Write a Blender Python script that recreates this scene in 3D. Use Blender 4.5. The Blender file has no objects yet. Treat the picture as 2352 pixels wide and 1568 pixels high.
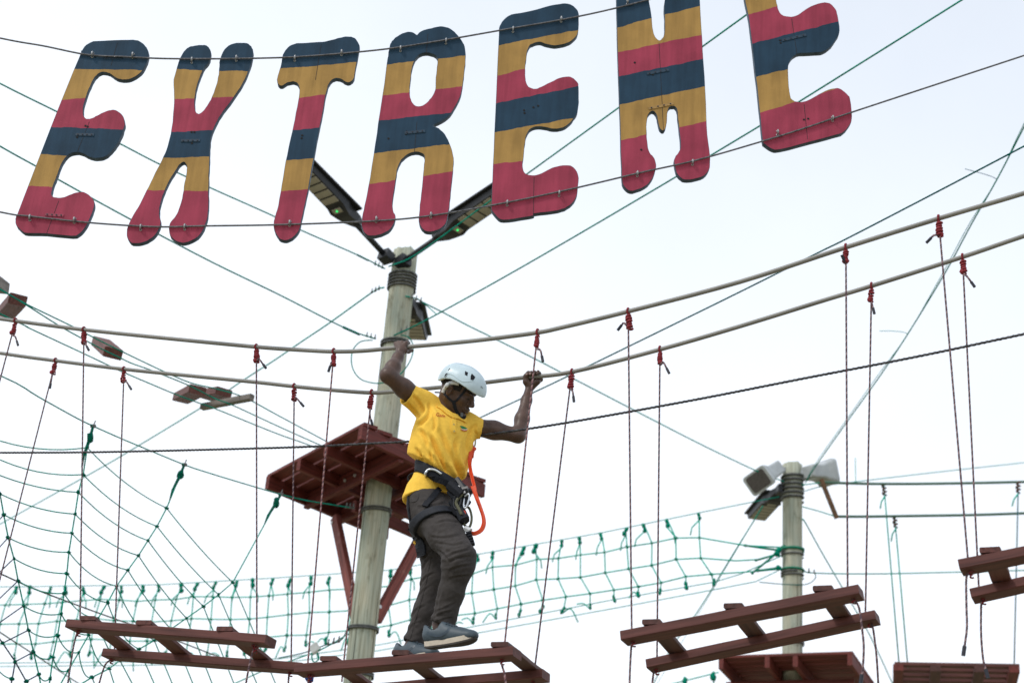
import bpy, bmesh, math, random
import numpy as np
from mathutils import Vector, Matrix, noise
from mathutils.bvhtree import BVHTree

random.seed(7)
R = math.radians
scene = bpy.context.scene
COL = scene.collection

# ------------------------------------------------------------------ camera
CAM = Vector((0.0, 0.0, 1.6))
LENS, PITCH, ROLL = 60.0, R(25.8), R(4.56)
cd = bpy.data.cameras.new('camera')
cam = bpy.data.objects.new('camera', cd)
COL.objects.link(cam)
cd.lens = LENS
cd.sensor_width = 36.0
cd.clip_start = 0.1
cd.clip_end = 2000.0
CROT = Matrix.Rotation(R(90) + PITCH, 3, 'X') @ Matrix.Rotation(ROLL, 3, 'Z')
cam.location = CAM
cam.rotation_euler = CROT.to_euler()
cd.dof.use_dof = True
cd.dof.focus_distance = 9.3
cd.dof.aperture_fstop = 2.8
scene.camera = cam

# ------------------------------------------------------------------ sky, sun, exposure
SUN_EL, SUN_AZ = R(48), R(235)          # azimuth: clockwise from +Y, so the sun stands behind the camera on the left
world = bpy.data.worlds.new('World')
scene.world = world
world.use_nodes = True
wn = world.node_tree.nodes
wl = world.node_tree.links
wn.clear()
w_out = wn.new('ShaderNodeOutputWorld')
w_bg = wn.new('ShaderNodeBackground')
w_bg.inputs['Strength'].default_value = 0.12
sky = wn.new('ShaderNodeTexSky')
sky.sky_type = 'NISHITA'
sky.sun_disc = False
sky.sun_elevation = SUN_EL
sky.sun_rotation = SUN_AZ
sky.air_density = 1.0
sky.dust_density = 0.6
w_tc = wn.new('ShaderNodeTexCoord')
w_sep = wn.new('ShaderNodeSeparateXYZ')
w_noise = wn.new('ShaderNodeTexNoise')          # soft unevenness of the cloud sheet
w_noise.inputs['Scale'].default_value = 3.0
w_noise.inputs['Detail'].default_value = 6.0
w_noise.inputs['Roughness'].default_value = 0.55
w_m1 = wn.new('ShaderNodeMath')                 # the sheet thins towards the upper right
w_m1.operation = 'MULTIPLY_ADD'
w_m1.inputs[1].default_value = 0.34
w_m2 = wn.new('ShaderNodeMath')
w_m2.operation = 'MULTIPLY_ADD'
w_m2.inputs[1].default_value = 0.30
w_ramp = wn.new('ShaderNodeValToRGB')
w_ramp.color_ramp.elements[0].position = 0.52
w_ramp.color_ramp.elements[0].color = (1, 1, 1, 1)
w_ramp.color_ramp.elements[1].position = 0.95
w_ramp.color_ramp.elements[1].color = (0.64, 0.64, 0.64, 1)
w_mix = wn.new('ShaderNodeMixRGB')
w_mix.inputs['Color2'].default_value = (8.3, 8.8, 9.5, 1)
wl.new(w_tc.outputs['Generated'], w_sep.inputs['Vector'])
wl.new(w_tc.outputs['Generated'], w_noise.inputs['Vector'])
wl.new(w_sep.outputs['X'], w_m1.inputs[0])
wl.new(w_sep.outputs['Z'], w_m1.inputs[2])
wl.new(w_noise.outputs['Fac'], w_m2.inputs[0])
wl.new(w_m1.outputs[0], w_m2.inputs[2])
wl.new(w_m2.outputs[0], w_ramp.inputs['Fac'])
wl.new(w_ramp.outputs['Color'], w_mix.inputs['Fac'])
wl.new(sky.outputs['Color'], w_mix.inputs['Color1'])
wl.new(w_mix.outputs['Color'], w_bg.inputs['Color'])
wl.new(w_bg.outputs['Background'], w_out.inputs['Surface'])

sl = bpy.data.lights.new('sun', 'SUN')
sl.energy = 1.5
sl.angle = R(10)
sl.color = (1.0, 0.95, 0.88)
sun = bpy.data.objects.new('sun', sl)
COL.objects.link(sun)
sdir = Vector((math.sin(SUN_AZ) * math.cos(SUN_EL), math.cos(SUN_AZ) * math.cos(SUN_EL), math.sin(SUN_EL)))
sun.rotation_euler = sdir.to_track_quat('Z', 'Y').to_euler()
sun.location = sdir * 60

vs = scene.view_settings
vs.view_transform = 'Standard'
vs.look = 'None'
vs.exposure = 0.1
vs.gamma = 1.0
vs.use_curve_mapping = False
scene.display_settings.display_device = 'sRGB'

# ------------------------------------------------------------------ placing helpers (photo coordinates are 2352 wide)
FPX = LENS / 36.0 * 2352.0
CX, CY = 1176.0, 784.0


def ray(u, v):
    return CROT @ Vector(((u - CX) / FPX, -(v - CY) / FPX, -1.0))


def at(u, v, Y):
    d = ray(u, v)
    return CAM + d * (Y / d.y)


def atz(u, v, z):
    d = ray(u, v)
    return CAM + d * ((z - CAM.z) / d.z)


CROSS = Vector((math.sin(R(25)), math.cos(R(25)), 0))      # across the rung bridge, away from the camera
ALONG = Vector((math.cos(R(25)), -math.sin(R(25)), 0))     # along the bridge, to the right and nearer
P0 = at(925, 795, 8.30)
BW = 0.50                                                  # distance between the two handrails


def br(u, v, k):
    """point seen at (u,v) on the vertical plane k metres across the bridge from its near handrail"""
    d = ray(u, v)
    return CAM + d * ((P0 + CROSS * k - CAM).dot(CROSS) / d.dot(CROSS))


def proj(p):
    q = CROT.transposed() @ (Vector(p) - CAM)
    return CX + FPX * q.x / -q.z, CY - FPX * q.y / -q.z


def zf(ox, oy, s):
    return lambda p: ((ox + p[0] / s) / 1.7415, (oy + p[1] / s) / 1.7415)


Z1 = zf(0, 100, 1.651)
Z2 = zf(1000, 100, 1.651)
Z3 = zf(1900, 0, 1.651)
Z4 = zf(2900, 0, 1.6505)
Z5 = zf(1450, 1300, 2.24)
Z6 = zf(1500, 1850, 1.845)
Z7 = zf(1000, 1600, 1.3857)
Z8 = zf(0, 1100, 1.7418)
Z9 = zf(0, 1900, 1.8873)
Z11 = zf(3400, 1900, 1.8865)
Z12 = zf(1800, 1950, 1.96)
ZT = zf(1200, 600, 1.845)       # lamps
ZR = zf(2300, 2000, 1.8092)     # right hand rung
ZS = zf(2900, 1750, 2.6133)     # speakers
ZH = zf(1750, 1430, 5.408)      # head
ZB = zf(1600, 1800, 3.485)      # harness
ZF = zf(1560, 2450, 5.88)       # feet
ZHR = zf(1530, 1330, 7.84)      # hand on the near rail
ZHL = zf(2040, 1450, 7.84)      # hand on the far rail

# ------------------------------------------------------------------ materials
MATS = {}


def mat(name, col, rough=0.6, var=0.15, scale=8.0, bump=0.0, metal=0.0, spec=0.4, stretch=(1, 1, 1), col2=None, detail=5.0):
    if name in MATS:
        return MATS[name]
    m = bpy.data.materials.new(name)
    m.use_nodes = True
    n, l = m.node_tree.nodes, m.node_tree.links
    b = n['Principled BSDF']
    b.inputs['Roughness'].default_value = rough
    b.inputs['Metallic'].default_value = metal
    b.inputs['Specular IOR Level'].default_value = spec
    tc = n.new('ShaderNodeTexCoord')
    mp = n.new('ShaderNodeMapping')
    mp.inputs['Scale'].default_value = stretch
    nz = n.new('ShaderNodeTexNoise')
    nz.inputs['Scale'].default_value = scale
    nz.inputs['Detail'].default_value = detail
    nz.inputs['Roughness'].default_value = 0.6
    rp = n.new('ShaderNodeValToRGB')
    rp.color_ramp.elements[0].position = 0.3
    rp.color_ramp.elements[1].position = 0.7
    c = col
    d = col2 if col2 else tuple(x * (1 - 2 * var) for x in col)
    rp.color_ramp.elements[0].color = (*d, 1)
    rp.color_ramp.elements[1].color = (*[min(1, x * (1 + (0 if col2 else var))) for x in c], 1)
    l.new(tc.outputs['Object'], mp.inputs['Vector'])
    l.new(mp.outputs['Vector'], nz.inputs['Vector'])
    l.new(nz.outputs['Fac'], rp.inputs['Fac'])
    l.new(rp.outputs['Color'], b.inputs['Base Color'])
    if bump:
        bp = n.new('ShaderNodeBump')
        bp.inputs['Strength'].default_value = bump
        bp.inputs['Distance'].default_value = 0.01
        l.new(nz.outputs['Fac'], bp.inputs['Height'])
        l.new(bp.outputs['Normal'], b.inputs['Normal'])
    MATS[name] = m
    return m


def emit_mat(name, col, strength):
    m = bpy.data.materials.new(name)
    m.use_nodes = True
    b = m.node_tree.nodes['Principled BSDF']
    b.inputs['Base Color'].default_value = (*col, 1)
    b.inputs['Emission Color'].default_value = (*col, 1)
    b.inputs['Emission Strength'].default_value = strength
    return m


def rope_mat(name, c1, c2, c3, rough=0.75):
    """three strands, coloured by the angle round the twisted rope"""
    m = bpy.data.materials.new(name)
    m.use_nodes = True
    n, l = m.node_tree.nodes, m.node_tree.links
    b = n['Principled BSDF']
    b.inputs['Roughness'].default_value = rough
    b.inputs['Specular IOR Level'].default_value = 0.25
    uv = n.new('ShaderNodeUVMap')
    uv.uv_map = 'UVMap'
    sx = n.new('ShaderNodeSeparateXYZ')
    rp = n.new('ShaderNodeValToRGB')
    rp.color_ramp.interpolation = 'CONSTANT'
    rp.color_ramp.elements[0].color = (*c1, 1)
    rp.color_ramp.elements[1].position = 0.333
    rp.color_ramp.elements[1].color = (*c2, 1)
    e = rp.color_ramp.elements.new(0.667)
    e.color = (*c3, 1)
    nz = n.new('ShaderNodeTexNoise')
    nz.inputs['Scale'].default_value = 40
    mx = n.new('ShaderNodeMixRGB')
    mx.blend_type = 'MULTIPLY'
    mx.inputs['Fac'].default_value = 0.5
    l.new(uv.outputs['UV'], sx.inputs['Vector'])
    l.new(sx.outputs['X'], rp.inputs['Fac'])
    l.new(rp.outputs['Color'], mx.inputs['Color1'])
    l.new(nz.outputs['Fac'], mx.inputs['Color2'])
    l.new(mx.outputs['Color'], b.inputs['Base Color'])
    return m


def wood_paint(name, col, worn, amount=0.42):
    """brown-red stain on sawn timber: long grain, worn pale spots and darker weathering"""
    m = bpy.data.materials.new(name)
    m.use_nodes = True
    n, l = m.node_tree.nodes, m.node_tree.links
    b = n['Principled BSDF']
    b.inputs['Roughness'].default_value = 0.62
    b.inputs['Specular IOR Level'].default_value = 0.3
    at_ = n.new('ShaderNodeAttribute')
    at_.attribute_name = 'grain'
    mp = n.new('ShaderNodeMapping')
    mp.inputs['Scale'].default_value = (3.0, 45.0, 45.0)
    nz = n.new('ShaderNodeTexNoise')
    nz.inputs['Scale'].default_value = 1.0
    nz.inputs['Detail'].default_value = 6
    rp = n.new('ShaderNodeValToRGB')
    rp.color_ramp.elements[0].position = 0.3
    rp.color_ramp.elements[0].color = (*[x * 0.55 for x in col], 1)
    rp.color_ramp.elements[1].position = 0.7
    rp.color_ramp.elements[1].color = (*[x * 1.2 for x in col], 1)
    n2 = n.new('ShaderNodeTexNoise')
    n2.inputs['Scale'].default_value = 7.0
    n2.inputs['Detail'].default_value = 8
    n2.inputs['Roughness'].default_value = 0.7
    r2 = n.new('ShaderNodeValToRGB')
    r2.color_ramp.elements[0].position = 1 - amount
    r2.color_ramp.elements[0].color = (0, 0, 0, 1)
    r2.color_ramp.elements[1].position = min(1, 1 - amount + 0.2)
    r2.color_ramp.elements[1].color = (0.8, 0.8, 0.8, 1)
    mx = n.new('ShaderNodeMixRGB')
    mx.inputs['Color2'].default_value = (*worn, 1)
    bp = n.new('ShaderNodeBump')
    bp.inputs['Strength'].default_value = 0.35
    bp.inputs['Distance'].default_value = 0.004
    l.new(at_.outputs['Vector'], mp.inputs['Vector'])
    l.new(mp.outputs['Vector'], nz.inputs['Vector'])
    l.new(nz.outputs['Fac'], rp.inputs['Fac'])
    l.new(at_.outputs['Vector'], n2.inputs['Vector'])
    l.new(n2.outputs['Fac'], r2.inputs['Fac'])
    l.new(r2.outputs['Color'], mx.inputs['Fac'])
    l.new(rp.outputs['Color'], mx.inputs['Color1'])
    l.new(mx.outputs['Color'], b.inputs['Base Color'])
    l.new(nz.outputs['Fac'], bp.inputs['Height'])
    l.new(bp.outputs['Normal'], b.inputs['Normal'])
    return m


M_BOARD = wood_paint('stained_board', (0.118, 0.041, 0.035), (0.150, 0.092, 0.072), 0.37)
M_PLAT = wood_paint('red_stained_timber', (0.150, 0.032, 0.026), (0.19, 0.070, 0.055), 0.37)
M_BRACE = wood_paint('faded_red_brace', (0.24, 0.062, 0.050), (0.42, 0.22, 0.18), 0.42)
M_BLOCK = wood_paint('faded_wood_block', (0.150, 0.055, 0.045), (0.17, 0.105, 0.088), 0.36)
M_SLAT = wood_paint('weathered_brown_slat', (0.088, 0.036, 0.031), (0.075, 0.050, 0.040), 0.40)
M_GREYW = wood_paint('grey_weathered_wood', (0.20, 0.175, 0.155), (0.12, 0.10, 0.085), 0.45)


def pole_wood(name):
    """weathered pressure-treated pole: long grain, tan and grey-green blotches, stains"""
    m = bpy.data.materials.new(name)
    m.use_nodes = True
    n, l = m.node_tree.nodes, m.node_tree.links
    b = n['Principled BSDF']
    b.inputs['Roughness'].default_value = 0.85
    b.inputs['Specular IOR Level'].default_value = 0.15
    tc = n.new('ShaderNodeTexCoord')

    def nz(scale, stretch, detail=6):
        mp = n.new('ShaderNodeMapping')
        mp.inputs['Scale'].default_value = stretch
        t = n.new('ShaderNodeTexNoise')
        t.inputs['Scale'].default_value = scale
        t.inputs['Detail'].default_value = detail
        t.inputs['Roughness'].default_value = 0.65
        l.new(tc.outputs['Object'], mp.inputs['Vector'])
        l.new(mp.outputs['Vector'], t.inputs['Vector'])
        return t

    def ramp(t, p0, c0, p1, c1):
        r = n.new('ShaderNodeValToRGB')
        r.color_ramp.elements[0].position = p0
        r.color_ramp.elements[0].color = (*c0, 1)
        r.color_ramp.elements[1].position = p1
        r.color_ramp.elements[1].color = (*c1, 1)
        l.new(t.outputs['Fac'], r.inputs['Fac'])
        return r

    def mul(a_, b_, f=1.0):
        x = n.new('ShaderNodeMixRGB')
        x.blend_type = 'MULTIPLY'
        x.inputs['Fac'].default_value = f
        l.new(a_.outputs['Color'], x.inputs['Color1'])
        l.new(b_.outputs['Color'], x.inputs['Color2'])
        return x
    base = ramp(nz(2.2, (2.5, 2.5, 0.55)), 0.36, (0.49, 0.475, 0.365), 0.60, (0.395, 0.445, 0.375))
    grain = nz(1.0, (75, 75, 2.2), 7)
    g = ramp(grain, 0.32, (0.45, 0.44, 0.40), 0.58, (1.05, 1.05, 1.05))
    spots = ramp(nz(9.0, (1.6, 1.6, 0.5), 8), 0.30, (0.42, 0.40, 0.34), 0.44, (1, 1, 1))
    c = mul(mul(base, g, 0.75), spots, 0.8)
    l.new(c.outputs['Color'], b.inputs['Base Color'])
    bp = n.new('ShaderNodeBump')
    bp.inputs['Strength'].default_value = 0.6
    bp.inputs['Distance'].default_value = 0.006
    l.new(grain.outputs['Fac'], bp.inputs['Height'])
    l.new(bp.outputs['Normal'], b.inputs['Normal'])
    return m


M_POLE = pole_wood('treated_pole_wood')
M_TUBE = mat('beige_plastic_tube', (0.255, 0.25, 0.232), 0.42, 0.10, 5.0, spec=0.45)
M_FTUBE = mat('green_plastic_tube', (0.07, 0.16, 0.11), 0.45, 0.10, 5.0)
M_ROPE = rope_mat('dusty_twisted_rope', (0.150, 0.092, 0.115), (0.165, 0.100, 0.120), (0.46, 0.31, 0.32))
M_ROPEP = rope_mat('pink_twisted_rope', (0.150, 0.085, 0.105), (0.36, 0.17, 0.18), (0.52, 0.33, 0.33))
M_KNOT = rope_mat('red_knotted_rope', (0.36, 0.045, 0.060), (0.30, 0.032, 0.050), (0.27, 0.15, 0.17))
M_CAP = mat('dark_tape', (0.02, 0.022, 0.035), 0.5)
M_STEEL = rope_mat('dark_steel_cable', (0.085, 0.085, 0.095), (0.05, 0.05, 0.06), (0.11, 0.11, 0.12), 0.5)
M_SIGNC = mat('sign_steel_cable', (0.16, 0.16, 0.17), 0.45, 0.3, 60, metal=0.5)
M_CLAMP = mat('galvanised_clamp', (0.42, 0.43, 0.44), 0.42, 0.25, 60, metal=0.6)
M_WIRE = mat('fringe_teal_wire', (0.000, 0.28, 0.20), 0.85, 0.2, 12, spec=0.1)  # wire coloured teal to imitate lens colour fringing, not a coating
M_WIRED = mat('fringe_dark_teal_wire', (0.002, 0.12, 0.115), 0.85, 0.2, 12, spec=0.1)  # darker version of the same painted lens fringe
M_WIREP = mat('fringe_pale_teal_wire', (0.000, 0.34, 0.25), 0.85, 0.2, 12, spec=0.1)  # paler version of the painted lens fringe, for distant wires
M_BROWNW = mat('brown_wire', (0.05, 0.045, 0.025), 0.6, 0.2, 12)
M_WRAP = mat('grey_wrapped_cable', (0.10, 0.105, 0.105), 0.6, 0.3, 30)
M_WRAPG = mat('green_wrapped_rope', (0.01, 0.22, 0.13), 0.7, 0.25, 30)
M_NET = mat('green_net_rope', (0.000, 0.50, 0.34), 0.85, 0.3, 40, spec=0.1)
M_NETK = mat('green_net_knot', (0.000, 0.26, 0.16), 0.85, 0.35, 60, spec=0.1, bump=0.4)
M_WEB = mat('dark_green_web_rope', (0.000, 0.34, 0.22), 0.85, 0.3, 40, spec=0.1)
M_WEBB = mat('navy_web_rope', (0.016, 0.035, 0.075), 0.75, 0.3, 40)
M_WEBK = mat('dark_green_web_knot', (0.000, 0.13, 0.08), 0.85, 0.35, 60, spec=0.1, bump=0.4)
M_BOLT = mat('steel_bolt', (0.55, 0.55, 0.55), 0.4, 0.1, 20, metal=0.5)
M_BLACK = mat('black_lamp_housing', (0.018, 0.02, 0.024), 0.4, 0.2, 10)
M_CELL = mat('lamp_cell', (0.36, 0.335, 0.27), 0.25, 0.12, 6)
M_GREY = mat('grey_speaker_plastic', (0.45, 0.48, 0.49), 0.5, 0.10, 5)
M_GRILLE = mat('speaker_mouth', (0.10, 0.09, 0.085), 0.7, 0.2, 50)
M_DARK = mat('bolt_hole', (0.008, 0.008, 0.01), 0.8)
M_BLUE = mat('blue_rope', (0.012, 0.05, 0.25), 0.7)
M_LED = emit_mat('green_led', (0.03, 0.8, 0.18), 1.0)

# ------------------------------------------------------------------ object helpers
WLOC = {}


def setp(o, label=None, cat=None, group=None, kind=None):
    if label:
        o['label'] = label
    if cat:
        o['category'] = cat
    if group:
        o['group'] = group
    if kind:
        o['kind'] = kind
    return o


def thing(name, label, cat, loc, group=None):
    o = bpy.data.objects.new(name, None)
    o.empty_display_size = 0.1
    COL.objects.link(o)
    o.location = loc
    WLOC[o.name] = Vector(loc)
    return setp(o, label, cat, group)


def link(name, me, origin, parent=None):
    o = bpy.data.objects.new(name, me)
    COL.objects.link(o)
    origin = Vector(origin)
    WLOC[o.name] = origin
    if parent is not None:
        o.parent = parent
        o.location = origin - WLOC[parent.name]
    else:
        o.location = origin
    return o


def build(name, geo, m, parent=None, smooth=False, origin=None):
    """geo: (verts, faces[, uvs per loop]) in world coordinates -> one mesh object"""
    V = np.array([tuple(v) for v in geo[0]], dtype=np.float64)
    if origin is None:
        origin = (V.min(0) + V.max(0)) / 2
    origin = np.array(tuple(origin), dtype=np.float64)
    me = bpy.data.meshes.new(name)
    me.from_pydata((V - origin).tolist(), [], geo[1])
    if len(geo) > 2 and geo[2] is not None:
        uv = me.uv_layers.new(name='UVMap')
        uv.data.foreach_set('uv', np.array(geo[2], dtype=np.float32).ravel())
    if len(geo) > 3 and geo[3] is not None:
        a = me.attributes.new('grain', 'FLOAT_VECTOR', 'POINT')
        a.data.foreach_set('vector', np.array(geo[3], dtype=np.float32).ravel())
    me.materials.append(m)
    if smooth:
        me.polygons.foreach_set('use_smooth', [True] * len(me.polygons))
    me.update()
    return link(name, me, origin, parent)


def merge(*geos):
    V, F, UV, G = [], [], [], []
    hasuv = all(len(g) > 2 and g[2] is not None for g in geos)
    hasg = all(len(g) > 3 and g[3] is not None for g in geos)
    for g in geos:
        b = len(V)
        V += [tuple(v) for v in g[0]]
        F += [[i + b for i in f] for f in g[1]]
        if hasuv:
            UV += list(g[2])
        if hasg:
            G += list(g[3])
    return (V, F, UV if hasuv else None, G if hasg else None)


def frames(path):
    P = [Vector(p) for p in path]
    T = []
    for i in range(len(P)):
        t = P[min(i + 1, len(P) - 1)] - P[max(i - 1, 0)]
        T.append(t.normalized() if t.length > 1e-9 else Vector((0, 0, 1)))
    up = Vector((0, 0, 1)) if abs(T[0].z) < 0.9 else Vector((1, 0, 0))
    N = [(up - T[0] * up.dot(T[0])).normalized()]
    for i in range(1, len(P)):
        n = N[-1] - T[i] * N[-1].dot(T[i])
        N.append(n.normalized() if n.length > 1e-6 else N[-1])
    return P, T, N


def tube(path, r, sides=8, caps=True, twist=0.0, lobes=0, amp=0.0, flat=None):
    """swept tube; r number or list; lobes/twist give a laid rope"""
    P, T, N = frames(path)
    V, F, UV = [], [], []
    L = 0.0
    for i, p in enumerate(P):
        if i:
            L += (P[i] - P[i - 1]).length
        b = T[i].cross(N[i])
        rr = r[i] if isinstance(r, (list, tuple)) else r
        for j in range(sides):
            a0 = 2 * math.pi * j / sides
            a = a0 + twist * L
            q = rr * (1 + amp * math.cos(lobes * a0)) if lobes else rr
            if flat:
                V.append(p + N[i] * (math.cos(a) * rr * flat[0]) + b * (math.sin(a) * rr * flat[1]))
            else:
                V.append(p + N[i] * (math.cos(a) * q) + b * (math.sin(a) * q))
    n = len(P)
    for i in range(n - 1):
        for j in range(sides):
            k = (j + 1) % sides
            F.append([i * sides + j, i * sides + k, (i + 1) * sides + k, (i + 1) * sides + j])
            ua, ub = j / sides, (j + 1) / sides
            UV += [(ua, i), (ub, i), (ub, i + 1), (ua, i + 1)]
    if caps:
        F.append([j for j in range(sides)][::-1])
        F.append([(n - 1) * sides + j for j in range(sides)])
        UV += [(0.1, 0)] * (2 * sides)
    return (V, F, UV, None)


def resample(path, step):
    P = [Vector(p) for p in path]
    out = [P[0]]
    for a, b in zip(P, P[1:]):
        n = max(1, int(math.ceil((b - a).length / step)))
        out += [a.lerp(b, t / n) for t in range(1, n + 1)]
    return out


def smooth_path(path, n=6):
    """Catmull-Rom through the points"""
    P = [Vector(p) for p in path]
    if len(P) < 3:
        return P
    Q = [P[0] * 2 - P[1]] + P + [P[-1] * 2 - P[-2]]
    out = []
    for i in range(1, len(Q) - 2):
        for k in range(n):
            t = k / n
            a, b, c, d = Q[i - 1], Q[i], Q[i + 1], Q[i + 2]
            out.append(0.5 * ((2 * b) + (c - a) * t + (2 * a - 5 * b + 4 * c - d) * t * t + (3 * b - a - 3 * c + d) * t ** 3))
    out.append(P[-1])
    return out


def laid(path, r, pitch=0.05, step=0.006):
    """twisted three-strand rope or cable"""
    return tube(resample(path, step), r, 9, True, 2 * math.pi / pitch, 3, 0.17)


def beam(p0, p1, w, h, up=(0, 0, 1), bev=0.004, jit=0.0):
    """bevelled timber from p0 to p1; w across, h along up; carries its grain direction"""
    p0, p1 = Vector(p0), Vector(p1)
    t = (p1 - p0)
    L = t.length
    t.normalize()
    up = Vector(up)
    n = (up - t * up.dot(t)).normalized()
    s = t.cross(n)
    sec = [(-w / 2 + bev, -h / 2), (w / 2 - bev, -h / 2), (w / 2, -h / 2 + bev), (w / 2, h / 2 - bev),
           (w / 2 - bev, h / 2), (-w / 2 + bev, h / 2), (-w / 2, h / 2 - bev), (-w / 2, -h / 2 + bev)]
    V, F, G = [], [], []
    xs = [0.0] + [L * i / 6 for i in range(1, 6)] + [L]
    off = random.random() * 50
    for i, x in enumerate(xs):
        jx = random.uniform(-jit, jit) if 0 < i < 6 else 0
        jz = random.uniform(-jit, jit) if 0 < i < 6 else 0
        for (a, b) in sec:
            V.append(p0 + t * x + s * (a + jx) + n * (b + jz))
            G.append((x + off, a + off, b))
    for i in range(len(xs) - 1):
        for j in range(8):
            k = (j + 1) % 8
            F.append([i * 8 + j, i * 8 + k, (i + 1) * 8 + k, (i + 1) * 8 + j])
    F.append(list(range(8))[::-1])
    F.append([(len(xs) - 1) * 8 + j for j in range(8)])
    return (V, [f[::-1] for f in F], None, G)


def ballgeo(c, r, jit=0.0, sub=1, sc=(1, 1, 1)):
    bm = bmesh.new()
    bmesh.ops.create_icosphere(bm, subdivisions=sub, radius=r)
    V = []
    for v in bm.verts:
        k = 1 + random.uniform(-jit, jit)
        V.append(Vector(c) + Vector((v.co.x * sc[0], v.co.y * sc[1], v.co.z * sc[2])) * k)
    F = [[v.index for v in f.verts] for f in bm.faces]
    bm.free()
    return (V, F, None, None)


def disc(c, nrm, r, h, sides=10):
    nrm = Vector(nrm).normalized()
    return tube([Vector(c), Vector(c) + nrm * h], r, sides)


def share(src, name, loc, parent):
    return link(name, src.data, loc, parent)


# ------------------------------------------------------------------ the ground
def ground():
    m = bpy.data.materials.new('dry_grass_ground')
    m.use_nodes = True
    n, l = m.node_tree.nodes, m.node_tree.links
    b = n['Principled BSDF']
    b.inputs['Roughness'].default_value = 0.95
    tc = n.new('ShaderNodeTexCoord')
    nz = n.new('ShaderNodeTexNoise')
    nz.inputs['Scale'].default_value = 0.4
    nz.inputs['Detail'].default_value = 10
    rp = n.new('ShaderNodeValToRGB')
    rp.color_ramp.elements[0].position = 0.35
    rp.color_ramp.elements[0].color = (0.12, 0.14, 0.055, 1)
    rp.color_ramp.elements[1].position = 0.65
    rp.color_ramp.elements[1].color = (0.36, 0.29, 0.20, 1)
    l.new(tc.outputs['Object'], nz.inputs['Vector'])
    l.new(nz.outputs['Fac'], rp.inputs['Fac'])
    l.new(rp.outputs['Color'], b.inputs['Base Color'])
    S = 900
    o = build('ground', ([(-S, -S, 0), (S, -S, 0), (S, S, 0), (-S, S, 0)], [[0, 1, 2, 3]]), m)
    setp(o, kind='structure')


ground()


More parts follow.
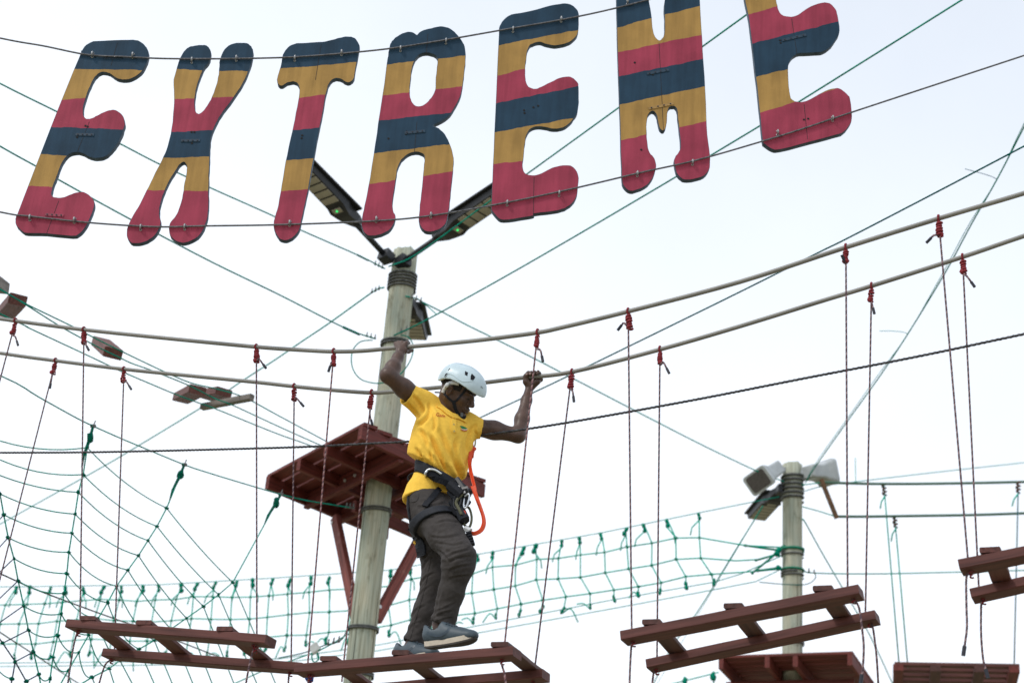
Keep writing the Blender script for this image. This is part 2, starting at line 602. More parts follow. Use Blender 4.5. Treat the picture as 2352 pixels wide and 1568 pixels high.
# ------------------------------------------------------------------ the sign: seven painted plywood letters on two steel cables
YS = 8.2
NAVY, OCHRE, RED = (0.021, 0.056, 0.098), (0.455, 0.270, 0.080), (0.39, 0.054, 0.097)
LETTERS = {
    'letter_e': (Z1, [(622, 120), (770, 114), (880, 112), (925, 122), (962, 152), (980, 185), (983, 212), (972, 255), (945, 308), (900, 350), (850, 370), (800, 371), (765, 358), (740, 338), (720, 328), (680, 322), (650, 335), (625, 362), (605, 400), (580, 455), (560, 520), (551, 570), (555, 612), (570, 630), (592, 633), (625, 622), (660, 603), (700, 585), (735, 575), (765, 576), (795, 592), (815, 620), (826, 655), (822, 685), (806, 735), (782, 785), (750, 830), (710, 870), (670, 887), (635, 889), (600, 882), (572, 870), (545, 855), (510, 850), (470, 858), (440, 880), (415, 915), (395, 960), (375, 1015), (355, 1070), (343, 1120), (350, 1145), (390, 1153), (430, 1147), (480, 1128), (520, 1117), (555, 1116), (590, 1135), (615, 1160), (626, 1190), (618, 1230), (595, 1290), (565, 1345), (530, 1385), (480, 1402), (310, 1387), (185, 1383), (150, 1368), (120, 1340), (109, 1310), (112, 1280), (135, 1225), (260, 900), (385, 575), (530, 220), (545, 183), (575, 145)], None,
                 [((498, 303), (935, 310)), ((418, 507), (568, 494)), ((345, 685), (815, 702)), ((275, 861), (720, 900)), ((192, 1076), (358, 1083))],
                 [(610, 195), (877, 200), (198, 1272), (491, 1288)],
                 [((688, 218), (808, 218)), ((500, 725), (620, 727)), ((298, 1253), (420, 1260))],
                 [(565, 667), (580, 672), (510, 742)],
                 [((775, 120), (733, 270)), ((590, 640), (512, 835)), ((388, 1162), (305, 1385))],
                 'leftmost striped letter E, leaning, navy gold and red plywood', None),
    'letter_x': (Z1, [(1262, 155), (1300, 149), (1355, 146), (1378, 160), (1392, 190), (1385, 240), (1370, 270), (1350, 290), (1325, 345), (1305, 400), (1290, 470), (1285, 540), (1292, 580), (1305, 598), (1325, 596), (1350, 575), (1385, 525), (1415, 460), (1435, 400), (1448, 340), (1452, 290), (1456, 245), (1470, 205), (1500, 160), (1545, 136), (1600, 131), (1640, 138), (1665, 165), (1672, 195), (1660, 260), (1630, 340), (1600, 405), (1560, 465), (1520, 525), (1475, 580), (1435, 645), (1410, 700), (1392, 750), (1387, 820), (1384, 900), (1380, 1000), (1377, 1120), (1378, 1220), (1365, 1300), (1335, 1375), (1290, 1420), (1225, 1446), (1180, 1440), (1140, 1415), (1122, 1370), (1125, 1325), (1140, 1300), (1170, 1265), (1195, 1200), (1212, 1130), (1225, 1050), (1237, 980), (1238, 940), (1225, 918), (1210, 915), (1185, 935), (1160, 975), (1125, 1030), (1095, 1090), (1070, 1160), (1055, 1220), (1055, 1275), (1063, 1310), (1055, 1345), (1030, 1390), (990, 1425), (940, 1446), (880, 1450), (850, 1420), (843, 1390), (850, 1340), (875, 1285), (920, 1210), (960, 1130), (1000, 1050), (1045, 960), (1085, 880), (1110, 815), (1133, 730), (1145, 650), (1152, 560), (1155, 470), (1150, 390), (1160, 340), (1180, 270), (1200, 220), (1230, 175)], None,
                 [((1172, 306), (1645, 318)), ((1155, 503), (1540, 487)), ((1135, 722), (1410, 706)), ((1085, 888), (1382, 882)), ((975, 1101), (1378, 1108))],
                 [(1268, 233), (1561, 220), (930, 1336), (1220, 1333)],
                 [((1195, 766), (1320, 764))], [(1265, 708), (1284, 708), (1268, 782)], [],
                 'striped letter X hanging second from the left on the sign cables', None),
    'letter_t': (Z2, [(310, 135), (400, 130), (480, 125), (540, 112), (600, 97), (640, 90), (680, 95), (705, 115), (722, 150), (715, 200), (700, 280), (686, 360), (672, 380), (650, 391), (628, 384), (605, 368), (575, 362), (550, 368), (530, 385), (515, 415), (500, 470), (485, 560), (465, 660), (440, 780), (415, 920), (390, 1060), (365, 1180), (345, 1270), (330, 1345), (310, 1385), (280, 1415), (240, 1430), (205, 1424), (180, 1395), (165, 1360), (160, 1320), (172, 1270), (190, 1200), (215, 1060), (240, 915), (265, 790), (290, 680), (315, 550), (330, 460), (326, 415), (310, 392), (280, 385), (245, 393), (215, 412), (195, 408), (183, 385), (188, 345), (205, 290), (215, 240), (222, 205), (245, 170), (275, 147)], None,
                 [((203, 302), (695, 258)), ((328, 495), (490, 475)), ((285, 708), (440, 693)), ((243, 905), (400, 897)), ((205, 1107), (368, 1098))],
                 [(297, 220), (605, 183), (262, 1308)], [], [(345, 730), (341, 748)], [((470, 130), (432, 365))],
                 'striped letter T of the sign, in front of the left lamp', None),
    'letter_r': (Z2, [(925, 150), (940, 120), (975, 88), (1020, 65), (1055, 60), (1080, 66), (1103, 80), (1120, 62), (1150, 48), (1185, 38), (1230, 28), (1275, 24), (1320, 38), (1360, 70), (1395, 115), (1415, 155), (1422, 210), (1417, 290), (1405, 380), (1390, 470), (1360, 535), (1320, 600), (1270, 640), (1205, 675), (1245, 695), (1285, 735), (1315, 790), (1335, 850), (1343, 910), (1335, 1000), (1325, 1100), (1315, 1200), (1300, 1290), (1280, 1335), (1230, 1366), (1175, 1374), (1145, 1360), (1125, 1330), (1118, 1290), (1125, 1200), (1138, 1080), (1150, 960), (1155, 890), (1148, 865), (1115, 850), (1080, 850), (1040, 865), (1000, 900), (975, 950), (962, 1020), (950, 1100), (940, 1190), (945, 1245), (958, 1265), (955, 1300), (935, 1345), (900, 1375), (850, 1395), (790, 1400), (755, 1375), (740, 1330), (745, 1280), (760, 1200), (785, 1080), (820, 870), (850, 660), (880, 470), (905, 280), (918, 190)],
                 [(1170, 192), (1210, 202), (1235, 220), (1242, 245), (1235, 310), (1228, 380), (1225, 440), (1200, 490), (1165, 530), (1130, 549), (1095, 548), (1070, 525), (1057, 490), (1053, 440), (1058, 370), (1068, 300), (1085, 245), (1110, 212), (1140, 197)],
                 [((910, 275), (1420, 215)), ((880, 478), (1395, 418)), ((853, 642), (1285, 597)), ((820, 858), (1310, 798)), ((788, 1063), (1335, 976))],
                 [(995, 157), (1295, 107), (834, 1283), (1195, 1255)],
                 [((1022, 715), (1155, 702))], [(1035, 705), (1030, 722), (915, 751)], [((1175, 60), (1165, 190)), ((1103, 640), (1085, 850))],
                 'striped letter R of the sign, above the main pole', None),
    'letter_e_middle': (Z3, [(160, 210), (165, 185), (190, 145), (240, 110), (330, 95), (430, 70), (500, 50), (580, 38), (625, 42), (660, 65), (680, 97), (681, 150), (678, 220), (660, 260), (620, 290), (575, 305), (520, 312), (470, 302), (430, 290), (390, 296), (360, 312), (343, 345), (335, 400), (328, 460), (330, 530), (340, 570), (360, 592), (400, 600), (440, 585), (500, 555), (560, 528), (615, 519), (650, 532), (675, 560), (681, 590), (681, 690), (672, 750), (650, 790), (610, 835), (560, 858), (510, 860), (460, 850), (410, 845), (370, 858), (340, 895), (328, 950), (318, 1030), (312, 1100), (318, 1140), (340, 1163), (390, 1170), (440, 1155), (510, 1120), (560, 1108), (615, 1103), (650, 1120), (678, 1165), (677, 1240), (668, 1305), (640, 1350), (590, 1385), (520, 1402), (388, 1420), (384, 1434), (300, 1447), (190, 1462), (150, 1445), (118, 1405), (110, 1370), (118, 1180), (130, 880), (148, 480)], None,
                        [((152, 315), (675, 210)), ((142, 515), (330, 465)), ((140, 692), (680, 582)), ((130, 885), (655, 790)), ((120, 1095), (315, 1075))],
                        [(252, 195), (570, 128), (213, 1340), (556, 1277)], [], [(386, 710), (417, 700), (324, 730), (327, 748)], [((390, 1172), (385, 1422))],
                        'upright striped letter E in the middle, right of the R', None),
    'letter_m': (Z3, [(935, 0), (932, -100), (945, -150), (985, -178), (1050, -180), (1100, -150), (1125, -90), (1142, 0), (1158, 100), (1168, 190), (1180, 245), (1212, 280), (1235, 268), (1250, 235), (1253, 130), (1248, 60), (1255, 0), (1275, -100), (1310, -190), (1360, -235), (1420, -240), (1460, -210), (1475, -150), (1480, 0), (1490, 200), (1505, 430), (1520, 700), (1530, 900), (1545, 1030), (1547, 1100), (1535, 1140), (1490, 1180), (1400, 1197), (1360, 1185), (1330, 1150), (1315, 1090), (1318, 1055), (1345, 1015), (1358, 970), (1350, 880), (1340, 790), (1335, 740), (1320, 715), (1295, 712), (1275, 725), (1265, 760), (1262, 820), (1255, 855), (1240, 874), (1222, 860), (1210, 830), (1203, 785), (1190, 755), (1170, 742), (1150, 755), (1135, 780), (1128, 850), (1130, 920), (1138, 980), (1150, 1020), (1175, 1050), (1190, 1085), (1188, 1130), (1165, 1190), (1120, 1240), (1040, 1270), (1000, 1258), (975, 1220), (970, 1180), (960, 900), (950, 600), (940, 250)], None,
                 [((938, 195), (1478, 52)), ((945, 358), (1488, 245)), ((950, 515), (1500, 403)), ((955, 703), (1508, 583)), ((965, 938), (1520, 812))],
                 [(1008, 12), (1380, -75), (1073, 1147), (1437, 1072)],
                 [((1135, 490), (1280, 463)), ((1145, 720), (1310, 685))], [(1175, 495), (1098, 990), (1055, 415)], [((1215, 283), (1245, 865))],
                 'striped letter M of the sign, cut off by the upper picture edge', None),
    'letter_e_high': (Z4, [(328, 0), (340, 50), (355, 95), (385, 118), (435, 125), (480, 112), (530, 75), (590, 45), (655, 31), (695, 42), (725, 75), (738, 120), (750, 215), (735, 260), (700, 310), (645, 352), (590, 358), (490, 363), (450, 380), (420, 420), (410, 470), (414, 560), (425, 645), (440, 672), (470, 685), (520, 684), (560, 668), (620, 635), (680, 605), (740, 595), (775, 612), (805, 640), (820, 665), (832, 780), (820, 830), (780, 880), (720, 903), (560, 945), (365, 996), (310, 993), (265, 965), (245, 930), (225, 720), (200, 500), (175, 280), (150, 100), (128, 0), (100, -250), (105, -320), (140, -375), (220, -410), (380, -455), (480, -475), (540, -450), (570, -400), (575, -330), (550, -270), (500, -230), (440, -210), (380, -215), (330, -205), (312, -160), (315, -80)], None,
                      [((112, -120), (560, -235)), ((143, 112), (325, 60)), ((175, 300), (740, 157)), ((203, 519), (410, 467)), ((230, 757), (780, 580))],
                      [(348, 875), (711, 782)], [((375, 270), (535, 232))], [(363, 268), (367, 285), (521, 791), (549, 785)], [((440, 125), (475, 360)), ((522, 690), (545, 920))],
                      'rightmost striped letter E, its top cut off by the picture edge', None),
}


def letter_mat(name, bands, origin):
    m = bpy.data.materials.new('striped_paint_' + name)
    m.use_nodes = True
    n, l = m.node_tree.nodes, m.node_tree.links
    b = n['Principled BSDF']
    b.inputs['Roughness'].default_value = 0.55
    b.inputs['Specular IOR Level'].default_value = 0.15
    tc = n.new('ShaderNodeTexCoord')
    sx = n.new('ShaderNodeSeparateXYZ')
    l.new(tc.outputs['Object'], sx.inputs['Vector'])
    wob = n.new('ShaderNodeTexNoise')
    wob.inputs['Scale'].default_value = 14
    wob.inputs['Detail'].default_value = 3
    l.new(tc.outputs['Object'], wob.inputs['Vector'])
    cols = [NAVY, OCHRE, RED, NAVY, OCHRE, RED]
    prev = None
    for k, (a, c) in enumerate(bands):
        slope = (c.z - a.z) / (c.x - a.x)
        # z - (a.z + slope*(x-a.x)) < 0  -> next colour
        m1 = n.new('ShaderNodeMath')
        m1.operation = 'MULTIPLY_ADD'
        m1.inputs[1].default_value = -slope
        m1.inputs[2].default_value = -(a.z - origin.z) + slope * (a.x - origin.x)
        l.new(sx.outputs['X'], m1.inputs[0])
        m2 = n.new('ShaderNodeMath')
        m2.operation = 'ADD'
        l.new(m1.outputs[0], m2.inputs[0])
        l.new(sx.outputs['Z'], m2.inputs[1])
        m3 = n.new('ShaderNodeMath')
        m3.operation = 'MULTIPLY_ADD'
        m3.inputs[1].default_value = 0.024
        l.new(wob.outputs['Fac'], m3.inputs[0])
        l.new(m2.outputs[0], m3.inputs[2])
        m4 = n.new('ShaderNodeMath')
        m4.operation = 'LESS_THAN'
        m4.inputs[1].default_value = 0.012
        l.new(m3.outputs[0], m4.inputs[0])
        mx = n.new('ShaderNodeMixRGB')
        l.new(m4.outputs[0], mx.inputs['Fac'])
        if prev is None:
            mx.inputs['Color1'].default_value = (*cols[0], 1)
        else:
            l.new(prev.outputs['Color'], mx.inputs['Color1'])
        mx.inputs['Color2'].default_value = (*cols[k + 1], 1)
        prev = mx
    # weathering: fading patches, vertical streaks, fine grain
    mp = n.new('ShaderNodeMapping')
    mp.inputs['Scale'].default_value = (30, 30, 2.5)
    st = n.new('ShaderNodeTexNoise')
    st.inputs['Scale'].default_value = 1.0
    st.inputs['Detail'].default_value = 6
    l.new(tc.outputs['Object'], mp.inputs['Vector'])
    l.new(mp.outputs['Vector'], st.inputs['Vector'])
    big = n.new('ShaderNodeTexNoise')
    big.inputs['Scale'].default_value = 5
    big.inputs['Detail'].default_value = 8
    l.new(tc.outputs['Object'], big.inputs['Vector'])
    hs = n.new('ShaderNodeMixRGB')
    hs.blend_type = 'MULTIPLY'
    hs.inputs['Fac'].default_value = 1.0
    rp = n.new('ShaderNodeValToRGB')
    rp.color_ramp.elements[0].position = 0.25
    rp.color_ramp.elements[0].color = (0.72, 0.72, 0.72, 1)
    rp.color_ramp.elements[1].position = 0.7
    rp.color_ramp.elements[1].color = (1.1, 1.1, 1.1, 1)
    l.new(big.outputs['Fac'], rp.inputs['Fac'])
    l.new(prev.outputs['Color'], hs.inputs['Color1'])
    l.new(rp.outputs['Color'], hs.inputs['Color2'])
    h2 = n.new('ShaderNodeMixRGB')
    h2.blend_type = 'MULTIPLY'
    h2.inputs['Fac'].default_value = 0.5
    r2 = n.new('ShaderNodeValToRGB')
    r2.color_ramp.elements[0].position = 0.3
    r2.color_ramp.elements[0].color = (0.55, 0.55, 0.55, 1)
    r2.color_ramp.elements[1].position = 0.62
    r2.color_ramp.elements[1].color = (1, 1, 1, 1)
    l.new(st.outputs['Fac'], r2.inputs['Fac'])
    l.new(hs.outputs['Color'], h2.inputs['Color1'])
    l.new(r2.outputs['Color'], h2.inputs['Color2'])
    l.new(h2.outputs['Color'], b.inputs['Base Color'])
    bp = n.new('ShaderNodeBump')
    bp.inputs['Strength'].default_value = 0.25
    bp.inputs['Distance'].default_value = 0.003
    l.new(st.outputs['Fac'], bp.inputs['Height'])
    l.new(bp.outputs['Normal'], b.inputs['Normal'])
    return m


M_EDGE = mat('sky_tinted_navy_edge', (0.050, 0.085, 0.13), 0.6, 0.3, 25)  # navy edge paint, lightened to carry the sky's reflection in its colour
M_SEAM = mat('open_board_seam', (0.02, 0.02, 0.025), 0.8)


def make_letter(key, spec):
    zc, outline, hole, bands, clamps, plates, holes, seams, label, _ = spec
    T = 0.032
    p3 = lambda q: at(*zc(q), YS)
    pts = [p3(q) for q in outline]
    lo = Vector((sum(p.x for p in pts) / len(pts), YS, min(p.z for p in pts)))
    cu = bpy.data.curves.new(key, 'CURVE')
    cu.dimensions = '2D'
    cu.fill_mode = 'BOTH'
    cu.extrude = T / 2
    cu.bevel_depth = 0.002
    cu.bevel_resolution = 0
    for ring in (outline, hole):
        if not ring:
            continue
        pp = [p3(q) for q in ring]
        pp = smooth_path(pp + [pp[0]], 3)[:-1]
        sp = cu.splines.new('POLY')
        sp.points.add(len(pp) - 1)
        for i, p in enumerate(pp):
            w = 0.0012
            sp.points[i].co = (p.x - lo.x + random.uniform(-w, w), p.z - lo.z + random.uniform(-w, w), 0, 1)
        sp.use_cyclic_u = True
    tmp = bpy.data.objects.new('tmp', cu)
    COL.objects.link(tmp)
    bpy.context.view_layer.update()
    me = bpy.data.meshes.new_from_object(tmp.evaluated_get(bpy.context.evaluated_depsgraph_get()))
    bpy.data.objects.remove(tmp)
    me.transform(Matrix(((1, 0, 0, 0), (0, 0, -1, 0), (0, 1, 0, 0), (0, 0, 0, 1))))
    me.update()
    root = thing('sign_' + key.split('_e_')[0] if '_e_' in key else 'sign_' + key, label, 'letter', lo, 'letters of the overhead sign')
    B = [(p3(a), p3(c)) for a, c in bands]
    me.materials.clear()
    me.materials.append(letter_mat(key, B, lo))
    me.materials.append(M_EDGE)
    for p in me.polygons:
        if abs(p.normal.y) < 0.9:
            p.material_index = 1
    link('panel', me, lo, root)
    yf = YS - T / 2 - 0.002
    cold = {}

    def band_col(p):
        k = 0
        for a, c in B:
            if p.z < a.z + (c.z - a.z) / (c.x - a.x) * (p.x - a.x):
                k += 1
        return (NAVY, OCHRE, RED, NAVY, OCHRE, RED)[k], ('navy', 'gold', 'red', 'navy', 'gold', 'red')[k]

    for a, c in plates:
        A, C = at(*zc(a), yf), at(*zc(c), yf)
        col, cn = band_col(A.lerp(C, 0.5))
        pm = mat(cn + '_painted_plate', tuple(x * 0.85 for x in col), 0.5, 0.2, 30)
        pl = build('joining_plate', beam(A + Vector((0, -0.0015, 0)), C + Vector((0, -0.0015, 0)), 0.005, 0.018, bev=0.001), pm, root)
        for t in (0.12, 0.38, 0.62, 0.88):
            build('screw', disc(A.lerp(C, t) + Vector((0, -0.003, 0)), (0, -1, 0), 0.0045, 0.004, 8), M_CAP, pl)
    for h in holes:
        build('bolt_hole', disc(at(*zc(h), yf) + Vector((0, 0.004, 0)), (0, -1, 0), 0.0065, 0.006, 8), M_DARK, root)
    for a, c in seams:
        A, C = at(*zc(a), yf), at(*zc(c), yf)
        build('seam', beam(A, C, 0.0016, 0.0028, up=(1, 0, 0), bev=0.0003), M_SEAM, root)
    for c in clamps:
        p = at(*zc(c), yf - 0.008)
        # U bolt over the cable: a hoop and its nuts
        hoop = [p + Vector((0, 0.018, 0.011)), p + Vector((0, -0.006, 0.012)), p + Vector((0, -0.013, 0.007)), p + Vector((0, -0.015, 0)),
                p + Vector((0, -0.013, -0.007)), p + Vector((0, -0.006, -0.012)), p + Vector((0, 0.018, -0.011))]
        build('cable_clamp', merge(tube(smooth_path(hoop, 3), 0.0052, 7), disc(p + Vector((0, 0.012, 0.012)), (0, -1, 0), 0.008, 0.006, 6),
                                   disc(p + Vector((0, 0.012, -0.012)), (0, -1, 0), 0.008, 0.006, 6)), M_CLAMP, root, True)
    return root


for key, spec in LETTERS.items():
    make_letter(key, spec)

YC = YS - 0.016 - 0.002 - 0.009
top_pts = [(-260, 30), (0, 88), (100, 106), (200, 126), (290, 131), (380, 135), (500, 135.5), (600, 134), (700, 130), (870, 115), (1000, 96), (1150, 70), (1320, 40), (1470, 5), (1700, -60), (2000, -165), (2500, -350)]
bot_pts = [(-260, 430), (0, 487), (70, 497), (200, 511), (330, 520), (400, 521), (470, 519), (650, 516), (870, 507), (1000, 494), (1160, 466), (1300, 437), (1470, 397), (1600, 368), (1750, 325), (1850, 294), (1954, 259), (2352, 128), (2620, 40)]
for nm, pts, lab in (('sign_cable', top_pts, 'upper steel cable running across the tops of the sign letters'),
                     ('sign_cable', bot_pts, 'lower steel cable clamped across the feet of the sign letters')):
    P = smooth_path([at(u, v, YC) for u, v in pts], 8)
    o = build(nm, tube(P, 0.0052, 8), M_SIGNC, smooth=True)
    setp(o, lab, 'cable')

# ------------------------------------------------------------------ rung bridge: handrail tubes, ropes, rungs, lifeline
NEAR_TUBE = [(-420, 680), (-200, 706), (0, 732), (36, 737), (193, 757), (396, 778), (590, 796.5), (700, 804), (767, 807), (832, 805.5), (904, 799), (1010, 790), (1109, 780), (1232, 764), (1292, 751.5), (1443, 715), (1700, 647), (1940, 569), (2156, 502), (2352, 444), (2650, 352)]
FAR_TUBE = [(-420, 742), (-200, 778), (0, 810.6), (130, 828.4), (285, 847.5), (440, 863), (590, 877.5), (675, 887), (770, 896), (854, 901.6), (904, 899), (1012, 889), (1112, 878.5), (1202, 867), (1313, 854), (1517, 802), (1700, 749), (1895, 688.8), (2001, 656.8), (2209, 590.7), (2352, 542), (2650, 444)]
o = build('handrail_tube', tube(smooth_path([br(u, v, 0) for u, v in NEAR_TUBE], 5), 0.0118, 14), M_TUBE, smooth=True)
setp(o, 'upper beige handrail tube of the rung bridge, gripped by his raised right hand', 'handrail')
o = build('handrail_tube', tube(smooth_path([br(u, v, BW) for u, v in FAR_TUBE], 5), 0.0118, 14), M_TUBE, smooth=True)
setp(o, 'lower beige handrail tube of the rung bridge, passing behind his helmet', 'handrail')

LIFE = [(-420, 1040), (0, 1039), (200, 1038), (440, 1033), (690, 1026), (850, 1018), (945, 1013), (1092, 1000), (1215, 984), (1350, 962), (1600, 917), (1850, 868), (2100, 820), (2352, 767), (2650, 703)]
KL = BW * 0.62
o = build('lifeline_cable', laid(smooth_path([br(u, v, KL) for u, v in LIFE], 5), 0.0064, 0.075, 0.009), M_STEEL, smooth=True)
setp(o, 'dark steel lifeline cable at chest height behind the climber', 'cable')

BOARD_W, BOARD_T = 0.105, 0.046


def knot_geo(c, d, s=1.0, turns=5):
    """wrapped hitch hanging below c along d"""
    c, d = Vector(c), Vector(d).normalized()
    a = Vector((1, 0, 0)) - d * d.x
    a.normalize()
    b = d.cross(a)
    path = []
    n = turns * 9
    for i in range(n + 1):
        t = i / n
        w = 0.0115 * s * (1 + 0.18 * math.sin(t * 9 + c.x * 20))
        an = 2 * math.pi * turns * t
        path.append(c + d * (0.074 * s * t) + (a * math.cos(an) + b * math.sin(an)) * w)
    return tube(path, 0.0066 * s, 6, True, 60, 3, 0.12)


def tube_loop(c, axis, r):
    """rope loop round a handrail"""
    axis = Vector(axis).normalized()
    up = Vector((0, 0, 1))
    s = axis.cross(up).normalized()
    n = s.cross(axis)
    return tube([c + (s * math.cos(t) + n * math.sin(t)) * r for t in [2 * math.pi * i / 12 for i in range(13)]], 0.0055, 6, False, 60, 3, 0.12)


RT0 = CROT.col[0].copy()


def hang_rope(k, top, bot, label, tail, under=None, pink=False, mid=None, midseen=None):
    """rope tied round the handrail on plane k, running down through a board; tail: short end at the hitch; under: path below the board"""
    A = br(*top, k)
    hit = br(*bot, k)
    d = (hit - A).normalized()
    root = thing('hanging_rope', label, 'rope', hit, 'ropes that carry the rungs')
    kn = A + d * 0.012
    path = [A + d * 0.02] + ([br(*mid, k)] if mid else []) + [hit + d * 0.045]
    mt = M_ROPEP if pink else M_ROPE
    build('rope', laid(path, 0.0048, 0.034), mt, root, True)
    ks = random.uniform(0.88, 1.12)
    h = build('hitch', merge(knot_geo(kn + d * 0.012, d + Vector((random.uniform(-.12, .12), 0, 0)), ks * 0.92, random.choice((4, 5, 5, 6))), ballgeo(kn + d * (0.070 * ks) + RT0 * random.uniform(-.006, .006), 0.0135, 0.25, 2, (1, 1, 1.1)), tube_loop(A, ALONG, 0.0165), tube([A + d * 0.01, kn + d * 0.02], 0.007, 7)), M_KNOT, root, True)
    if tail:
        q = [kn + d * 0.083] + [br(u, v, k) - CROSS * 0.012 for u, v in tail]
        tp = smooth_path(q, 4)
        build('rope_tail', laid(tp, 0.0052, 0.034), M_ROPE, h, True)
        e = (tp[-1] - tp[-2]).normalized()
        build('tape_end', tube([tp[-1] - e * 0.006, tp[-1] + e * 0.028], 0.0075, 8), M_CAP, h)
    if under:
        uk = br(*under[0], k)
        b = build('stopper_knot', merge(knot_geo(uk + Vector((0, 0, 0.018)), (0.25, 0, -1), 0.62, 3), knot_geo(uk + Vector((-0.012, 0, 0.010)), (1, 0.1, -0.2), 0.5, 3)), M_KNOT, root, True)
        if len(under) > 1:
            tp = smooth_path([uk + Vector((0, 0, -0.005))] + [br(u, v, k) for u, v in under[1:]], 5)
            build('rope_end', laid(tp, 0.0052, 0.034), mt, b, True)
            if under[-1][1] < 1565:
                e = (tp[-1] - tp[-2]).normalized()
                build('tape_end', tube([tp[-1] - e * 0.008, tp[-1] + e * 0.034], 0.009, 8), M_CAP, b)
    return root


hang_rope(0, (36, 737), (-150, 1437), 'upper-handrail rope cut off by the left picture edge, with frayed red hitch end', [(38, 775), (42, 787)])
hang_rope(BW, (128, 828), (-45, 1505), 'slanting lower-handrail rope at the far left, its tail taped flat', [(122, 868), (119, 884)])
hang_rope(0, (193, 757), (184, 1421), 'rope holding the near left end of the left rung', [(197, 788), (203, 799)], [(178, 1449), (172, 1470), (166, 1500), (155, 1575)])
hang_rope(BW, (285, 848), (263, 1487), 'rope holding the far left end of the left rung', [(292, 877), (300, 889)], [(254, 1513), (244, 1522), (236, 1540), (226, 1575)])
hang_rope(0, (589, 797), (590, 1457), 'rope holding the near right end of the left rung', [(597, 826), (608, 840)], [(583, 1487), (577, 1508), (570, 1540), (564, 1575)])
hang_rope(BW, (676, 887), (669, 1512), 'rope holding the far right end of the left rung', [(683, 916), (694, 928)], [(664, 1541), (663, 1558), (661, 1580)])
hang_rope(0, (767, 807), (707, 1524), 'slanting rope to the near left end of the rung he stands on', [(764, 834), (760, 845)], [(709, 1553), (707, 1580)], pink=True)
hang_rope(BW, (854, 901), (787, 1545), 'slanting pink rope to the far left end of the rung he stands on', [(852, 955), (855, 968)], None, pink=True)
hang_rope(0, (1235, 763), (1159, 1480), 'rope crossing his left forearm, to the near right end of his rung', [(1243, 806), (1247, 822)], [(1150, 1513), (1154, 1530), (1159, 1548), (1163, 1580)], pink=True)
hang_rope(BW, (1314, 854), (1228, 1536), 'rope to the far right end of the rung he stands on', [(1317, 900), (1319, 914)], [(1222, 1562), (1220, 1582)])
hang_rope(0, (1443, 715), (1451, 1441), 'rope holding the near left end of the right rung', [(1435, 744), (1428, 751)], [(1451, 1471), (1449, 1500), (1447, 1540), (1446, 1580)])
hang_rope(BW, (1516, 802), (1509, 1515), 'rope holding the far left end of the right rung', [(1525, 834), (1534, 850)], [(1505, 1536), (1501, 1547), (1499, 1562), (1497, 1580)])
hang_rope(0, (1943, 568), (1947, 1340), 'rope holding the near right end of the right rung', [(1940, 600)], [(1956, 1372), (1972, 1391), (1979, 1435), (1984, 1482), (1982, 1530), (1979, 1552)])
hang_rope(BW, (2002, 656.5), (1988, 1397), 'rope holding the far right end of the right rung', [(2004, 700), (2007, 712)], [(1992, 1427), (2003, 1435), (2009, 1467), (2014, 1514), (2018, 1580)])
hang_rope(0, (2156, 502), (2223, 1281), 'near rope of the rung cut off at the right edge, stub tail to the left', [(2147, 543), (2138, 551)], [(2226, 1313), (2219.5, 1328), (2220, 1395), (2221, 1441), (2215, 1487)])
hang_rope(BW, (2211, 590.5), (2248, 1342), 'far rope of the rung cut off at the right edge, stub tail to the right', [(2222, 637), (2233, 652)], [(2255, 1374), (2253.6, 1395), (2253.6, 1456), (2258, 1511), (2265, 1540)])


def rung(nA, nB, fA, fB, label, slats=(0.14, 0.5, 0.84), woods=None):
    """two boards carried by the ropes and three slats nailed across; the points are the near upper corners of each board"""
    a, b = br(*nA, -BOARD_W / 2), br(*nB, -BOARD_W / 2)
    c, d = br(*fA, BW - BOARD_W / 2), br(*fB, BW - BOARD_W / 2)
    off = CROSS * (BOARD_W / 2) - Vector((0, 0, BOARD_T / 2))
    root = thing('bridge_rung', label, 'rung', (a + b + c + d) / 4, 'rungs of the bridge')
    build('board', beam(a + off, b + off, BOARD_W, BOARD_T, up=(0, 0, 1), jit=0.0012), M_BOARD, root)
    build('board', beam(c + off, d + off, BOARD_W, BOARD_T, up=(0, 0, 1), jit=0.0012), M_BOARD, root)
    for i, t in enumerate(slats):
        p, q = a.lerp(b, t), c.lerp(d, t)
        w = (q - p).normalized()
        z = Vector((0, 0, 0.0125))
        build('slat', beam(p + z - w * 0.003, q + z + w * 0.085, 0.088, 0.024, up=(0, 0, 1), jit=0.0015),
              M_SLAT if woods and woods[i] else M_BOARD, root)
    return root


rung((153, 1420), (611, 1456), (236, 1487), (692, 1520), 'left bridge rung of two brown boards under the spider web', (0.11, 0.40, 0.80))
rung((677, 1523), (1179, 1482), (754, 1577), (1246, 1534), 'bridge rung the climber stands on', (0.16, 0.495, 0.94), (0, 1, 1))
rung((1425, 1447), (1972, 1340), (1484, 1512), (2010, 1399), 'right bridge rung, empty, in front of the loudspeaker pole', (0.135, 0.485, 0.855), (1, 1, 1))
rung((2201, 1283), (2705, 1180), (2228, 1350), (2722, 1238), 'bridge rung cut off by the right picture edge', (0.15, 0.5, 0.86))
rung((-670, 1393), (-160, 1432), (-560, 1461), (-70, 1498), 'bridge rung beyond the left picture edge', (0.14, 0.5, 0.84))


# ------------------------------------------------------------------ poles
YP, YQ = 15.0, 19.5


